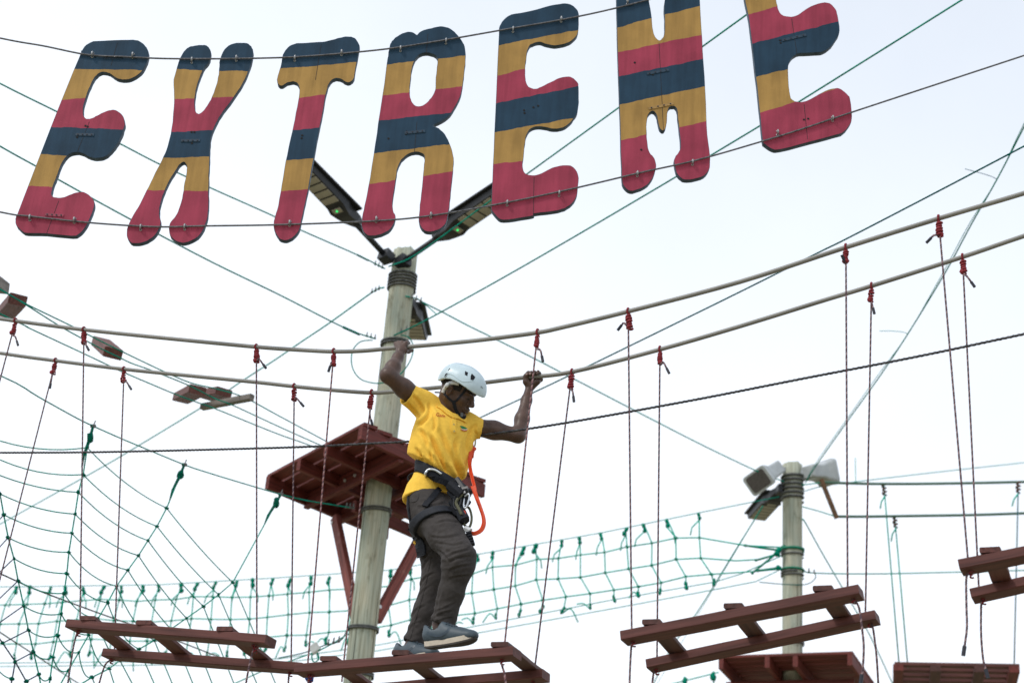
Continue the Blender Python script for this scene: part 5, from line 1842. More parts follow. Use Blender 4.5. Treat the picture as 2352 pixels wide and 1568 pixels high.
# nails, eyes, brows
for i in (0, 1):
    c = lk[i]
    p = c - CROSS * 0.0315 + UP * 0.006
    build('finger_nail', ballgeo(p, 0.0062, 0, 2, (1, 0.5, 0.9)), M_NAIL, person, True)
for s in (-1, 1):
    e = build('eye', ballgeo(hd(0.0905, 0.0315 * s, -0.0250), 0.0052, 0, 2, (1.0, 1.0, 0.7)), M_EYE, person, True)
    build('lash_line', tube([hd(0.0905, (0.0315 + 0.013 * t) * s, -0.0262 - 0.002 * t * t) for t in (-1, -0.5, 0, 0.5, 1)], 0.0022, 6), M_EYE, e)
    build('eyebrow', tube([hd(0.0935 - 0.006 * t, (0.014 + 0.034 * t) * s, 0.0035 + 0.006 * math.sin(2.4 * t)) for t in (0, 0.25, 0.5, 0.75, 1)], [0.003, 0.004, 0.0042, 0.0035, 0.002], 6), M_HAIR, person)
# short hair under the helmet and short beard along the jaw
hair = [(q, a) for q, a in ()]
Hf = Field(np.array(HO) - 0.17, np.array(HO) + 0.17, 0.005)
Hf.ell(hd(-0.014, 0, 0.022), HM, (0.101, 0.080, 0.093), 0)
Hf.cut(hd(0.0, 0, -0.012), -Hv, HO, 0.2)
Hf.cut(hd(0.045, 0, 0.0), Fv, HO, 0.2)
V, Q = Hf.mesh()
build_sdf('hair', V, Q, M_HAIR, person)

# ---- polo shirt
S = Field(np.min([tuple(R_SH), tuple(L_SH), tuple(R_HIP)], 0) - np.array([0.24, 0.22, 0.10]), np.max([tuple(R_SH), tuple(L_SH), tuple(NECK)], 0) + np.array([0.22, 0.22, 0.14]), 0.0055)
right_side = [(610, 790, .13, .066), (632, 900, .125, .083), (606, 1000, .125, .085), (584, 1100, .125, .086), (569, 1170, .13, .085), (606, 1255, .15, .068), (612, 1340, .16, .062)]
left_side = [(900, 880, .27, .062), (856, 930, .265, .080), (834, 1000, .26, .084), (815, 1120, .255, .083), (796, 1260, .25, .080), (770, 1370, .24, .068)]
for ch in (right_side, left_side):
    S.chain([(j(Z5, (x, y), k), r) for x, y, k, r in ch], 0.05)
S.chain([(j(Z5, (760, 890), .19), .075), (j(Z5, (720, 1000), .175), .105), (j(Z5, (690, 1200), .175), .105), (j(Z5, (690, 1360), .18), .085)], 0.05)
S.chain([(NECK, 0.056), (j(Z5, (650, 755), .15), .056), (R_SH, 0.066)], 0.03)
S.chain([(NECK, 0.054), (j(Z5, (870, 850), .25), .050), (L_SH, 0.056)], 0.03)
R_SL = j(Z5, (402, 617), 0.005)
S.cone(R_SH, R_SL, 0.070, 0.062, 0.03)
L_SL = j(Z5, (1075, 932), 0.325)
S.cone(L_SH, L_SL, 0.060, 0.053, 0.03)
# tails over the hips
S.chain([(j(Z6, (385, 130), .165), .072), (j(Z6, (372, 190), .165), .094), (j(Z6, (362, 270), .165), .110)], 0.025)
S.chain([(j(Z6, (470, 170), .225), .080), (j(Z6, (470, 270), .225), .102)], 0.025)
dsl = (R_SL - R_SH).normalized()
S.cut(R_SL + dsl * 0.004, dsl, R_SL + dsl * 0.05, 0.085)
dll = (L_SL - L_SH).normalized()
S.cut(L_SL, dll, L_SL + dll * 0.05, 0.075)
S.carve_cone(R_SL - dsl * 0.04, R_SL + dsl * 0.03, 0.046, 0.057)
S.carve_cone(L_SL - dll * 0.04, L_SL + dll * 0.03, 0.040, 0.049)
S.carve_cone(NECK + Fv * 0.02, NECK + Hv * 0.10 + Fv * 0.06, 0.052, 0.085)
# hem line
hm0, hm1, hm2 = j(Z6, (255, 250), .10), j(Z6, (470, 190), .10), j(Z6, (430, 190), .34)
nh = (hm1 - hm0).cross(CROSS).normalized()
if nh.z > 0:
    nh = -nh
S.cut(hm1, nh, hm1 - Vector((0, 0, 0.12)), 0.30)
b0, b1 = j(Z5, (490, 1284), .18), j(Z5, (830, 1436), .18)
WF = Field(S.lo, S.lo + S.h * (S.n - 1.5), S.h)
WF.chain([(j(Z5, (616, 1240), .15), .070), (j(Z5, (612, 1390), .16), .070)], 0.05)
WF.chain([(j(Z5, (790, 1280), .245), .072), (j(Z5, (775, 1440), .24), .072)], 0.05)
WF.chain([(j(Z5, (695, 1240), .18), .092), (j(Z5, (690, 1440), .18), .090)], 0.05)
nb_ = (b1 - b0).cross(CROSS).normalized()
bm_ = b0.lerp(b1, 0.5)
ax_ = [S.lo[d] + S.h * np.arange(S.n[d]) for d in range(3)]
X, Y, Z = np.meshgrid(*ax_, indexing='ij')
dsl_ = np.abs((X - bm_.x) * nb_.x + (Y - bm_.y) * nb_.y + (Z - bm_.z) * nb_.z)
in_ = dsl_ < 0.034                                   # the belt draws the shirt in
S.F[in_] = np.maximum(S.F[in_], WF.F[in_] - 0.004)
SV, SQ = S.mesh()
SV = relax(SV, SQ, 2, 0.5)
SN = vnormals(SV, SQ)
# folds: long creases dragged from the right shoulder and armpit down to the belt on the left, finer ones in the sleeves
e1 = np.array(tuple(RT))
e2 = np.array(tuple(UP))
cen = np.array(tuple(j(Z5, (700, 1100), .18)))

def creases(V, cen, layers):
    """sharp and soft cloth folds: ridged noise drawn out along each fold direction"""
    d = V - cen
    u = d @ e1
    v = d @ e2
    w = d @ np.array(tuple(BK))
    out = np.zeros(len(V))
    for ang, fs, ft, a, sharp, seed in layers:
        ca, sa = math.cos(R(ang)), math.sin(R(ang))
        s = (-u * sa + v * ca)
        t = (u * ca + v * sa)
        col = np.empty(len(V))
        for i in range(len(V)):
            n = noise.noise(Vector((s[i] * fs + 0.35 * noise.noise(Vector((t[i] * 9, s[i] * 9, seed))), t[i] * ft, w[i] * ft * 0.8 + seed * 7.3)))
            col[i] = n
        if sharp:
            col = 0.55 - np.clip(np.abs(col) * 2.4, 0, 1.1)
        out += a * col
    return out




def press(V, N, zc, lines, k_):
    """single folds: each line is pressed in where it runs across the garment, with a raised lip on one side"""
    d = V - np.array(tuple(CAM))
    C = np.array([tuple(RT), tuple(UP), tuple(BK)])
    q = d @ C.T
    U = CX + FPX * q[:, 0] / -q[:, 2]
    W = CY - FPX * q[:, 1] / -q[:, 2]
    facing = np.clip((N @ np.array(tuple(BK))) * 2.0 + 0.3, 0, 1)
    out = np.zeros(len(V))
    for depth, width, pts in lines:
        P = smooth_path([Vector((*zc(p), 0)) for p in pts], 6)
        best = np.full(len(V), 1e9)
        side = np.zeros(len(V))
        tt = np.zeros(len(V))
        for i, (a, b) in enumerate(zip(P, P[1:])):
            ab = (b.x - a.x, b.y - a.y)
            L2 = ab[0] ** 2 + ab[1] ** 2 + 1e-9
            t = np.clip(((U - a.x) * ab[0] + (W - a.y) * ab[1]) / L2, 0, 1)
            ex, ey = U - a.x - t * ab[0], W - a.y - t * ab[1]
            dd = np.sqrt(ex * ex + ey * ey)
            m = dd < best
            best[m] = dd[m]
            side[m] = np.sign(ex * ab[1] - ey * ab[0])[m]
            tt[m] = (i + t[m]) / (len(P) - 1)
        w = width / 3.9
        fade = np.clip(np.minimum(tt, 1 - tt) * 5, 0.0, 1)
        out += fade * facing * depth * (-np.exp(-(best / w) ** 2) + 0.9 * (side > 0) * np.exp(-((best - 2.0 * w) / (1.3 * w)) ** 2) + 0.25 * (side < 0) * np.exp(-((best - 2.2 * w) / (1.5 * w)) ** 2))
    return out * k_ * 1.25


u_ = (SV - cen) @ e1
v_ = (SV - cen) @ e2
SHIRT_FOLDS = [(.016, 17, [(585, 960), (640, 1060), (700, 1200), (760, 1330), (815, 1420)]), (.010, 14, [(475, 905), (540, 870), (600, 790), (592, 690)]),
               (.010, 16, [(505, 925), (560, 1000), (590, 1100)]), (.010, 16, [(470, 1090), (520, 1170), (575, 1245)]),
               (.011, 16, [(850, 990), (825, 1120), (860, 1290), (915, 1420)]), (.012, 14, [(745, 1230), (780, 1330), (800, 1410)]),
               (.009, 12, [(560, 1190), (610, 1250), (650, 1300)]), (.010, 14, [(990, 890), (965, 960), (940, 1060), (935, 1150)]),
               (.009, 16, [(690, 920), (750, 1080), (830, 1240), (880, 1330)]), (.010, 11, [(640, 1160), (690, 1280), (720, 1350)]), (.009, 10, [(520, 1150), (540, 1210), (575, 1260)]), (.010, 10, [(600, 1130), (630, 1220), (660, 1310)]), (.008, 9, [(700, 1200), (735, 1290), (765, 1370)]),
               (.009, 12, [(860, 1300), (870, 1360), (905, 1430)]), (.008, 14, [(440, 620), (500, 690), (560, 790)]), (.008, 12, [(400, 690), (460, 760), (520, 830)]),
               (.008, 12, [(1020, 880), (1000, 930), (1010, 980)]), (.007, 12, [(620, 760), (650, 860), (640, 960)])]
fold = creases(SV, cen, ((-66, 20, 2.2, .0025, 1, 1), (-50, 8, 2.0, .007, 0, 3)))
low = np.clip((-v_ + 0.05) / 0.20, 0, 1)          # deeper near the belt
fold *= 0.55 + 0.75 * low
fold += press(SV, SN, Z5, SHIRT_FOLDS, 1.0)
db_ = np.abs((SV - np.array(tuple(bm_))) @ np.array(tuple(nb_)))
fold *= np.clip((db_ - 0.026) / 0.02, 0, 1)
SV = SV + SN * fold[:, None]
SV = relax(SV, SQ, 1, 0.3)
shirt = build_sdf('polo_shirt', SV, SQ, M_SHIRT, person)
SB_ = bvh_of(SV, SQ)

# ---- collar, placket, buttons, print
n_ = len(((690, 718), (720, 770), (775, 820), (845, 850)))
collar_near = [(672, 722), (700, 742), (740, 775), (790, 812), (830, 826)]
collar_far = [(800, 822), (850, 828), (900, 850), (925, 862)]
g = surf_ribbon(SB_, [Z5(q) for q in collar_near], 0.032, 0.008, 0.10, 0.005)
build('collar', g, M_SHIRT, shirt)
g = surf_ribbon(SB_, [Z5(q) for q in collar_far], 0.026, 0.008, 0.12, 0.005)
build('collar', g, M_SHIRT, shirt)
g = surf_ribbon(SB_, [Z5(q) for q in ((818, 838), (812, 880), (812, 930), (822, 965))], 0.026, 0.002, 0.12, 0.004)
build('placket', g, M_SHIRT, shirt)
for q in ((814, 893), (818, 950)):
    p = onto(SB_, Z5(q), 0.005)
    build('button', disc(p, -ray(*Z5(q)), 0.0055, 0.003, 10), mat('pale_button', (0.72, 0.55, 0.20), 0.4), shirt)


def text_on(bvh, txt, uv, right, upv, size, m, parent, name, off=0.0025):
    cu = bpy.data.curves.new('t', 'FONT')
    cu.body = txt
    cu.size = size
    cu.resolution_u = 3
    ob = bpy.data.objects.new('t', cu)
    COL.objects.link(ob)
    bpy.context.view_layer.update()
    me = bpy.data.meshes.new_from_object(ob.evaluated_get(bpy.context.evaluated_depsgraph_get()))
    bpy.data.objects.remove(ob)
    p0 = br(*uv, 0.1)
    V = []
    for v in me.vertices:
        q = p0 + right * v.co.x + upv * v.co.y
        V.append(onto(bvh, proj(q), off, 0.1))
    F = [list(p.vertices) for p in me.polygons]
    o = build(name, (V, F), m, parent)
    o.data.update()
    return o


tr = (RT * 0.97 - UP * 0.22).normalized()
tu = (UP * 0.97 + RT * 0.22).normalized()
text_on(SB_, 'Gam', Z5((655, 812)), tr, tu, 0.026, M_REDP, shirt, 'embroidered_name')


def patch(bvh, zc, poly, m, parent, name, off=0.003, n=6, k=0.12):
    """filled polygon laid on a surface"""
    cx_ = sum(p[0] for p in poly) / len(poly)
    cy_ = sum(p[1] for p in poly) / len(poly)
    P = [Vector((x, y, 0)) for x, y in poly]
    V, F = [onto(bvh, zc((cx_, cy_)), off, k)], []
    rings = 3
    m_ = len(P)
    for r_ in range(1, rings + 1):
        for p in P:
            t = r_ / rings
            V.append(onto(bvh, zc((cx_ + (p.x - cx_) * t, cy_ + (p.y - cy_) * t)), off, k))
    for i in range(m_):
        F.append([0, 1 + i, 1 + (i + 1) % m_])
    for r_ in range(rings - 1):
        for i in range(m_):
            a = 1 + r_ * m_ + i
            b = 1 + r_ * m_ + (i + 1) % m_
            F.append([a, a + m_, b + m_, b])
    return build(name, (V, F), m, parent)


em = patch(SB_, Z5, [(868, 902), (895, 905), (920, 915), (938, 930), (915, 935), (885, 925)], M_GRNP, shirt, 'emblem')
patch(SB_, Z5, [(878, 926), (905, 934), (940, 930), (930, 942), (905, 944), (885, 938)], M_WHTP, em, 'emblem_scroll', 0.004)
patch(SB_, Z5, [(876, 934), (890, 941), (908, 947), (935, 941), (928, 950), (905, 952), (885, 945)], M_REDP, em, 'emblem_ribbon', 0.0045)

# ---- trousers
T_ = Field(np.min([tuple(p) for p in (R_HIP, R_AN, L_AN, L_KN, R_KN)], 0) - np.array([0.17, 0.17, 0.06]), np.max([tuple(p) for p in (R_HIP, L_HIP, R_KN, R_AN)], 0) + np.array([0.17, 0.17, 0.17]), 0.0055)
T_.chain([(j(Z6, (380, 170), .17), .062), (j(Z6, (378, 300), .16), .093), (j(Z6, (400, 420), .15), .098)], 0.04)
T_.chain([(j(Z6, (450, 190), .22), .066), (j(Z6, (440, 320), .225), .088), (j(Z6, (400, 430), .25), .088)], 0.04)
rk1 = j(Z6, (520, 530), .07)
T_.chain([(R_HIP, 0.097), (rk1, 0.090), (j(Z6, (628, 690), .01), 0.076), (j(Z6, (613, 760), .01), 0.072), (j(Z6, (565, 950), .04), 0.061), (j(Z6, (500, 1190), .065), 0.061)], 0.03)
T_.chain([(L_HIP, 0.090), (j(Z6, (440, 640), .27), 0.080), (j(Z6, (436, 860), .27), 0.062), (j(Z6, (366, 1100), .26), 0.056), (j(Z6, (280, 1340), .25), 0.058)], 0.03)
for top_, end_, r_ in ((j(Z6, (570, 950), .04), j(Z6, (500, 1200), .065), 0.061), (j(Z6, (360, 1100), .26), j(Z6, (282, 1338), .25), 0.058)):
    d = (end_ - top_).normalized()
    dcut = (d + RT * (-0.15)).normalized()
    T_.cut(end_, dcut, end_ + d * 0.07, 0.13)
    T_.carve_cone(end_ - d * 0.05, end_ + d * 0.03, r_ - 0.013, r_ - 0.010)
TV, TQ = T_.mesh()
TV = relax(TV, TQ, 2, 0.5)
TN = vnormals(TV, TQ)
kc = np.array(tuple(j(Z6, (560, 690), .02)))
u_ = (TV - kc) @ e1
v_ = (TV - kc) @ e2
fold = creases(TV, kc, ((20, 26, 5.0, .004, 1, 11), (-25, 20, 4.0, .004, 1, 12), (55, 16, 4.0, .003, 1, 13), (0, 9, 5, .006, 0, 14), (35, 45, 9, .002, 1, 15)))
dk = np.linalg.norm((TV - kc) * np.array([1, .6, 1]), axis=1)
amp = 0.45 + 0.9 * np.exp(-(dk / 0.13) ** 2)
for c in (j(Z6, (500, 1150), .06), j(Z6, (290, 1300), .25)):
    amp += 0.7 * np.exp(-(np.linalg.norm(TV - np.array(tuple(c)), axis=1) / 0.09) ** 2)
TROUSER_FOLDS = [(.010, 9, [(540, 745), (610, 705), (720, 690)]), (.010, 9, [(525, 705), (600, 665), (705, 640)]), (.009, 9, [(545, 795), (640, 765), (725, 750)]),
                 (.008, 9, [(440, 590), (560, 605), (680, 590)]), (.008, 9, [(395, 540), (500, 555), (650, 525)]), (.010, 8, [(455, 640), (515, 680), (548, 730)]),
                 (.007, 10, [(490, 900), (455, 1080), (430, 1190)]), (.008, 7, [(430, 1150), (500, 1112), (585, 1090)]), (.008, 7, [(435, 1185), (510, 1155), (575, 1140)]), (.007, 7, [(450, 1100), (520, 1070), (600, 1030)]),
                 (.008, 8, [(348, 720), (390, 670), (440, 640)]), (.008, 8, [(338, 810), (385, 720), (440, 690)]), (.008, 8, [(325, 930), (370, 850), (460, 800)]), (.007, 8, [(300, 1030), (340, 960), (420, 900)]),
                 (.007, 8, [(255, 1160), (310, 1080), (380, 1050)]), (.007, 7, [(230, 1260), (280, 1190), (350, 1170)]), (.008, 9, [(300, 330), (420, 318), (560, 290)]), (.008, 9, [(285, 395), (380, 400), (450, 390)]),
                 (.008, 9, [(430, 450), (540, 430), (640, 440)]), (.007, 9, [(540, 860), (620, 840), (705, 830)])]
TV = TV + TN * (fold * amp + press(TV, TN, Z6, TROUSER_FOLDS, 0.45))[:, None]
TV = relax(TV, TQ, 1, 0.35)
trousers = build_sdf('trousers', TV, TQ, M_TROU, person)
TB = bvh_of(TV, TQ)
# side seam and pocket
g = surf_ribbon(TB, [Z6(q) for q in ((258, 290), (300, 285), (318, 262), (322, 230))], 0.004, 0.002, .1, 0.002)
build('pocket_edge', g, M_TROU, trousers)
g = surf_ribbon(TB, [Z6(q) for q in ((425, 640), (400, 760), (372, 900), (330, 1050), (285, 1200), (252, 1325))], 0.005, 0.0015, .27, 0.002)
build('side_seam', g, M_TROU, trousers)

# ---- shoes
def shoe(heel, toe, upv, L, label=None):
    """heel, toe: bottom points; upv roughly up"""
    heel, toe = Vector(heel), Vector(toe)
    f = (toe - heel).normalized()
    u = (upv - f * upv.dot(f)).normalized()
    s = f.cross(u)
    fr = lambda x, y, z: heel + f * (x * L) + s * y + u * z
    M = [[f[i], s[i], u[i]] for i in range(3)]
    c = fr(0.5, 0, 0.05)
    G = Field(np.array(c) - 0.22, np.array(c) + 0.22, 0.0045)
    G.ell(fr(0.14, 0, 0.052), M, (0.045, 0.034, 0.045), 0.02)
    G.ell(fr(0.30, 0, 0.050), M, (0.075, 0.034, 0.048), 0.03)
    G.ell(fr(0.52, 0, 0.040), M, (0.085, 0.040, 0.042), 0.03)
    G.ell(fr(0.76, 0, 0.026), M, (0.072, 0.045, 0.032), 0.03)
    G.ell(fr(0.90, 0, 0.022), M, (0.030, 0.036, 0.024), 0.02)
    G.cone(fr(0.05, 0, 0.06), fr(0.015, 0, 0.098), 0.020, 0.010, 0.02)
    G.cone(fr(0.44, 0, 0.066), fr(0.36, 0, 0.094), 0.026, 0.020, 0.02)
    G.carve_cone(fr(0.22, 0, 0.085), fr(0.20, 0, 0.16), 0.034, 0.050)
    G.cut(fr(0.5, 0, 0.010), -u, c, 0.3)
    V, Q = G.mesh()
    V = relax(V, Q, 2, 0.5)
    root = build_sdf('shoe', V, Q, M_SHOE, person)
    sb = bvh_of(V, Q)
    # sole: outline swept, rising at the toe
    xs = [i / 16 for i in range(17)]
    half = [0.012, 0.027, 0.032, 0.034, 0.034, 0.033, 0.033, 0.034, 0.037, 0.041, 0.044, 0.046, 0.046, 0.044, 0.039, 0.030, 0.012]
    lift = [0.006, 0.002, 0, 0, 0, 0, 0, 0, 0, 0, 0, 0.001, 0.002, 0.004, 0.007, 0.012, 0.018]

    def slab(z0, z1, grow):
        V, F = [], []
        for x, w, l in zip(xs, half, lift):
            for y in (-1, 1):
                V.append(fr(x, y * (w + grow), z0 + l))
                V.append(fr(x, y * (w + grow * 0.7), z1 + l * 0.9))
        n = len(xs)
        for i in range(n - 1):
            a = i * 4
            b = a + 4
            F += [[a, a + 2, b + 2, b], [a + 1, b + 1, b + 3, a + 3], [a, b, b + 1, a + 1], [a + 2, a + 3, b + 3, b + 2]]
        F += [[0, 1, 3, 2], [(n - 1) * 4 + q for q in (0, 2, 3, 1)]]
        return (V, F)
    build('midsole', slab(-0.004, 0.020, 0.002), M_SOLE, root)
    build('tread', slab(-0.013, -0.0045, 0.003), M_TREAD, root)
    tp = []
    for sd in (1, -1):
        pts, nr = [], []
        for x, z in ((0.10, 0.062), (0.18, 0.050), (0.28, 0.040), (0.38, 0.038), (0.46, 0.046), (0.52, 0.058), (0.55, 0.070)):
            o_ = fr(x, sd * 0.12, z)
            h = sb.ray_cast(o_, -s * sd)
            if h[0] is not None:
                pts.append(h[0] + s * sd * 0.0015)
                nr.append(s * sd)
        if len(pts) > 2:
            build('side_stripe', ribbon(pts, nr, 0.013, 0.002), M_SHOED, root)
    for i in range(4):
        x = 0.46 + 0.055 * i
        pts, nr = [], []
        for y in (-0.022, -0.011, 0, 0.011, 0.022):
            h = sb.ray_cast(fr(x, y, 0.2), -u)
            if h[0] is not None:
                pts.append(h[0] + u * 0.003)
        if len(pts) > 2:
            build('lace', tube(pts, 0.0028, 6), M_SHOED, root)
    return root


shoe(j(ZF, (835, 800), .035), j(ZF, (2030, 640), .035) - BK * 0.0, (UP * 0.90 - BK * 0.25 + RT * 0.10), 0.275)
hl, tl = j(ZF, (130, 985), .245), j(ZF, (900, 1005), .20)
hl.z = tl.z = 3.859          # standing on the slat
shoe(hl, tl, Vector((0, 0, 1)), 0.27)

# ---- helmet
HF = Field(np.array(HO) - 0.20, np.array(HO) + 0.20, 0.004)
hc = hd(0.012, 0, 0.020)
HF.ell(hc, HM, (0.128, 0.106, 0.112), 0)
HF.ell(hd(0.060, 0, 0.012), HM, (0.084, 0.094, 0.086), 0.03)
HF.ell(hd(-0.055, 0, 0.020), HM, (0.068, 0.090, 0.092), 0.03)
sl, X, Y, Z = HF.sub(np.array(HO) - 0.3, np.array(HO) + 0.3)
dx, dy, dz = X - HO.x, Y - HO.y, Z - HO.z
hf = dx * Fv.x + dy * Fv.y + dz * Fv.z
hh_ = dx * Hv.x + dy * Hv.y + dz * Hv.z
zb = np.interp(hf, [-0.14, -0.115, -0.09, -0.055, -0.02, 0.02, 0.06, 0.10, 0.15], [-0.012, -0.012, -0.004, 0.022, 0.034, 0.036, 0.034, 0.026, 0.012])
inner = ell_dist(X, Y, Z, np.array(tuple(hc)), HM, (0.120, 0.098, 0.104))
HF.F[sl] = np.maximum(np.maximum(HF.F[sl], -inner), (zb - hh_)).astype(np.float32)
HV_, HQ = HF.mesh()
HV_ = relax(HV_, HQ, 2, 0.4)
helmet = build_sdf('helmet', HV_, HQ, M_HELM, person)
HB = bvh_of(HV_, HQ)
for poly in ([(597, 288), (658, 322), (645, 398), (590, 370)], [(740, 345), (785, 385), (818, 425), (775, 490), (712, 478), (718, 400)], [(185, 338), (230, 340), (195, 410), (150, 440), (155, 390)], [(268, 226), (277, 240), (236, 284), (226, 275)]):
    o = patch(HB, ZH, poly, M_STRAP, helmet, 'vent', 0.0012)
    # its mirror on the far side
    me = o.data.copy()
    ol = WLOC[o.name]
    for v in me.vertices:
        w_ = Vector(v.co) + ol - HO
        v.co = (HO + w_ - Sv * (2 * w_.dot(Sv))) - ol
    me.flip_normals()
    link('vent', me, ol, helmet)
uv = smooth_path([Vector((*ZH(q), 0)) for q in ((100, 520), (180, 400), (245, 352), (330, 375), (440, 455), (545, 520), (680, 515), (790, 498))], 4)
build('trim_line', tube([onto(HB, (q.x, q.y), 0.0005) for q in uv], 0.0018, 6), M_HELM, helmet, True)
text_on(HB, 'Pe', ZH((928, 652)), (RT * 0.8 - UP * 0.3 - BK * .3).normalized(), UP, 0.014, M_STRAP, helmet, 'printed_mark', 0.0015)
# headband and chin straps
band = [(140, 770), (165, 690), (215, 610), (280, 560), (350, 545), (470, 565)]
build('headband', surf_ribbon(BB, [ZH(q) for q in band], 0.020, 0.007, .12, 0.010), M_PAD, helmet, True)
build('chin_strap', surf_ribbon(BB, [ZH(q) for q in ((620, 640), (590, 710), (530, 790), (460, 880), (400, 935), (340, 955))], 0.011, 0.003, .12), M_STRAP, helmet)
build('chin_strap', surf_ribbon(BB, [ZH(q) for q in ((150, 780), (215, 850), (280, 910), (340, 955))], 0.011, 0.003, .12), M_STRAP, helmet)
build('chin_strap', surf_ribbon(BB, [ZH(q) for q in ((345, 945), (365, 1020), (390, 1110), (440, 1200), (500, 1265), (560, 1290), (600, 1280))], 0.017, 0.003, .12), M_STRAP, helmet)
p = onto(BB, ZH((515, 1235)), 0.008)
build('strap_buckle', beam(p - UP * 0.010, p + UP * 0.010, 0.014, 0.008, up=BK), mat('grey_buckle', (0.12, 0.15, 0.18), 0.4), helmet)
p = j(ZH, (105, 770), 0.16)
build('adjuster', merge(beam(p - RT * 0.006 + UP * 0.014, p + RT * 0.006 - UP * 0.014, 0.014, 0.012, up=BK)), M_ORNG2, helmet)
build('strap_end', tube([p, j(ZH, (40, 752), 0.16), j(ZH, (-60, 748), 0.155)], 0.0042, 6), M_CAP, helmet)
build('strap_loop', tube(smooth_path([j(ZH, q, .16) for q in ((120, 820), (108, 850), (125, 885), (155, 900))], 4), 0.003, 6), M_CAP, helmet)

# ---- harness
harn = link('harness', bpy.data.meshes.new('harness'), j(Z6, (450, 250), .18), person)


def band_from(F0, V_lo, p, e1_, halfw, grow, name, m, parent):
    """band that follows a garment: its surface grown outward and cut between two planes"""
    p = Vector(p)
    nb = Vector(e1_).cross(CROSS).normalized()
    G = Field(F0.lo, F0.lo + F0.h * (F0.n - 1), F0.h)
    G.F = F0.F - grow
    ax_ = [F0.lo[d] + F0.h * np.arange(F0.n[d]) for d in range(3)]
    X, Y, Z = np.meshgrid(*ax_, indexing='ij')
    d = np.abs((X - p.x) * nb.x + (Y - p.y) * nb.y + (Z - p.z) * nb.z) - halfw
    far = np.sqrt((X - p.x) ** 2 + (Y - p.y) ** 2 + (Z - p.z) ** 2) - 0.30
    G.F = np.maximum(np.maximum(G.F, d), far).astype(np.float32)
    V, Q = G.mesh()
    V = relax(V, Q, 1, 0.4)
    return build_sdf(name, V, Q, m, parent), bvh_of(V, Q)


belt, beltB = band_from(WF, None, b0.lerp(b1, 0.5), b1 - b0, 0.029, 0.014, 'waist_belt', M_HARN, harn)
t0, t1 = j(Z6, (292, 480), .10), j(Z6, (590, 350), .10)
leg_loop, legB = band_from(T_, None, t0.lerp(t1, 0.5), t1 - t0, 0.025, 0.015, 'leg_loop', M_HARN, harn)
build('belt_webbing', surf_ribbon(beltB, [Z5(q) for q in ((480, 1325), (560, 1345), (650, 1375), (740, 1410), (810, 1450))], 0.030, 0.004, .1, 0.004), M_STRAP, harn)
build('loose_strap', surf_ribbon(TB, [Z6(q) for q in ((552, 192), (500, 190), (462, 205), (432, 245), (402, 290), (375, 335))], 0.029, 0.010, .08, 0.004), M_STRAP, harn)
build('strap_buckle', surf_ribbon(TB, [Z6(q) for q in ((395, 300), (375, 335))], 0.034, 0.014, .08, 0.006), M_STRAP, harn)
build('seat_strap', surf_ribbon(TB, [Z6(q) for q in ((250, 235), (252, 320), (262, 400), (272, 470), (290, 490))], 0.012, 0.006, .16, 0.004), M_STRAP, harn)
# left leg loop seen between the legs
l0 = j(Z6, (330, 610), .24)
build('leg_loop', surf_ribbon(TB, [Z6(q) for q in ((280, 490), (310, 540), (335, 590), (352, 650), (356, 690))], 0.055, 0.012, .2, 0.01), M_HARN, harn)
build('yellow_tag', surf_ribbon(TB, [Z6(q) for q in ((292, 602), (306, 596), (322, 585))], 0.014, 0.022, .2, 0.004), M_SHIRT, harn)
# side ring
ringp = [onto(beltB, Z5(q), 0.010, .1) for q in ((585, 1372), (572, 1335), (588, 1305), (620, 1297), (660, 1307), (705, 1340))]
build('side_ring', tube(smooth_path(ringp, 5), 0.0068, 8), M_SILVER, harn, True)
build('gear_loop', tube(smooth_path([j(Z5, q, .13) for q in ((500, 1340), (465, 1325), (425, 1340), (408, 1368), (420, 1392), (455, 1395), (500, 1378))], 5), 0.0055, 8), M_STRAP, harn, True)
build('ring_keeper', surf_ribbon(beltB, [Z5(q) for q in ((645, 1395), (665, 1412))], 0.012, 0.008, .1, 0.004), M_SILVER, harn)
# pulley, carabiners and cords at the front
fk_ = lambda q, k=0.08: j(Z6, q, k)
build('trolley', beam(fk_((575, 160)), fk_((668, 238)), 0.095, 0.055, up=UP, bev=0.014), M_STRAP, harn)
build('trolley_plate', beam(fk_((600, 130), .075), fk_((650, 205), .07), 0.030, 0.050, up=UP, bev=0.010), M_BLACK, harn)
build('trolley_plate', beam(fk_((650, 215), .07), fk_((690, 205), .075), 0.040, 0.050, up=UP, bev=0.010), M_BLACK, harn)
for q in ((620, 178), (660, 218)):
    build('rivet', disc(fk_(q, 0.052), -CROSS, 0.007, 0.006, 8), M_BOLT, harn)
for i, (qa, qb, ww) in enumerate((((560, 205), (600, 250), 0.05), ((640, 255), (690, 300), 0.035), ((585, 255), (640, 310), 0.045), ((560, 330), (610, 385), 0.04))):
    build('buckle_block', beam(fk_(qa, 0.085 - 0.006 * i), fk_(qb, 0.08), ww, 0.03, up=UP + RT * (0.4 * (i - 1.5)), bev=0.009), M_STRAP, harn)
build('black_carabiner', tube(smooth_path([fk_(q, .058) for q in ((590, 250), (620, 240), (635, 280), (610, 340), (585, 325), (582, 270), (590, 250))], 5), 0.0055, 8), M_BLACK, harn, True)
build('harness_bridge', tube(smooth_path([fk_(q, .09) for q in ((560, 290), (590, 330), (620, 400), (650, 440))], 4), 0.016, 8), M_STRAP, harn, True)
build('belay_cord', tube(smooth_path([fk_(q, .055) for q in ((645, 200), (640, 235), (610, 270), (600, 300), (620, 340), (640, 385))], 5), 0.0085, 8), M_OLIVE, harn, True)
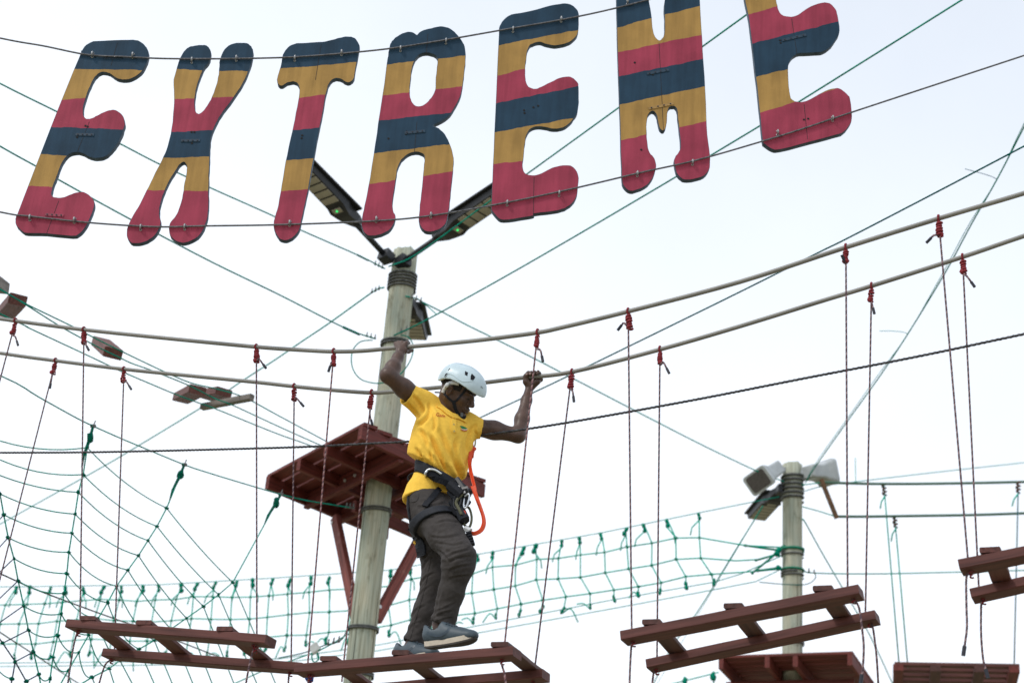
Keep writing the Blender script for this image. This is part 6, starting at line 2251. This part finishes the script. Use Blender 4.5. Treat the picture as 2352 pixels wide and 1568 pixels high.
build('carabiner', tube(smooth_path([fk_(q, .065) for q in ((660, 250), (690, 230), (695, 260), (672, 330), (655, 320), (660, 262))], 5), 0.0050, 8), M_SILVER, harn, True)
build('pouch', beam(fk_((610, 330), .09), fk_((660, 430), .09), 0.070, 0.055, up=RT, bev=0.016), M_HARN, harn)
build('gear_loop', tube(smooth_path([fk_(q, .10) for q in ((665, 320), (695, 335), (712, 390), (710, 440), (695, 475), (672, 470), (655, 450))], 5), 0.0065, 8), M_OLIVE, harn, True)
build('red_tab', beam(fk_((655, 355), .07), fk_((662, 395), .07), 0.010, 0.018, up=RT, bev=0.003), M_ORNG2, harn)
build('chest_cord', beam(fk_((665, 485), .08), fk_((705, 505), .08), 0.026, 0.028, up=UP, bev=0.006), M_PAD, harn)
build('ridged_grip', merge(*[beam(fk_((690 + 6 * i, 515 + 20 * i), .08), fk_((694 + 6 * i, 527 + 20 * i), .08), 0.030, 0.028, up=RT, bev=0.005) for i in range(5)]), M_STRAP, harn)

# ---- lanyard from the lifeline to the harness
lc = br(*Z5((985, 1012)), KL)
lan = thing('lanyard', 'orange webbing lanyard clipped to the lifeline beside his left ribs', 'lanyard', lc)
build('carabiner', tube(smooth_path([lc + v for v in (UP * 0.014 + RT * .012, UP * 0.016 - RT * 0.004, -UP * 0.004 - RT * 0.014, -UP * 0.034 - RT * 0.012, -UP * 0.046 + RT * 0.002, -UP * 0.036 + RT * 0.014, -UP * 0.004 + RT * 0.016, UP * 0.014 + RT * .012)], 5), 0.0048, 8), M_SILVER, lan, True)
path = [Z5((978, 1065)), Z5((972, 1110)), Z5((968, 1160)), Z5((957, 1230)), Z5((962, 1290)), Z5((985, 1400)), Z5((1005, 1480)), Z6((720, 170)), Z6((745, 250)), Z6((775, 330)), Z6((798, 400)), Z6((800, 455)), Z6((778, 500)), Z6((735, 522)), Z6((695, 515))]
P = []
for i, q in enumerate(path):
    t = i / (len(path) - 1)
    P.append(br(*q, KL + (0.09 - KL) * t ** 0.7))
P = smooth_path(P, 5)
nr = [(BK * math.cos(0.05 * i) + RT * 0.6 * math.sin(0.09 * i)).normalized() for i in range(len(P))]
build('webbing', ribbon(P, nr, 0.021, 0.005), M_ORANGE, lan)
nr2 = [(BK * 0.8 + RT * 0.7 * math.cos(0.13 * i)).normalized() for i in range(len(P))]
build('webbing', ribbon([p + RT * 0.005 + BK * 0.004 for p in P[12:]], nr2[12:], 0.016, 0.005), M_ORANGE, lan)
kp = br(*Z5((975, 1115)), KL)
build('webbing_knot', merge(ballgeo(kp, 0.021, 0.16, 2, (0.95, 0.9, 1.0)), tube([kp + RT * 0.018 * math.cos(a) + BK * 0.018 * math.sin(a) + UP * (0.006 * math.sin(a + 1)) for a in [2 * math.pi * i / 12 for i in range(13)]], 0.010, 7),
                            tube([kp - UP * 0.01, kp - UP * 0.045], [0.017, 0.012], 8)), M_ORANGE, lan, True)
build('webbing_tail', ribbon([br(*Z5(q), KL) for q in ((950, 1190), (942, 1235), (936, 1282))], [BK] * 3, 0.011, 0.004), M_ORANGE, lan)
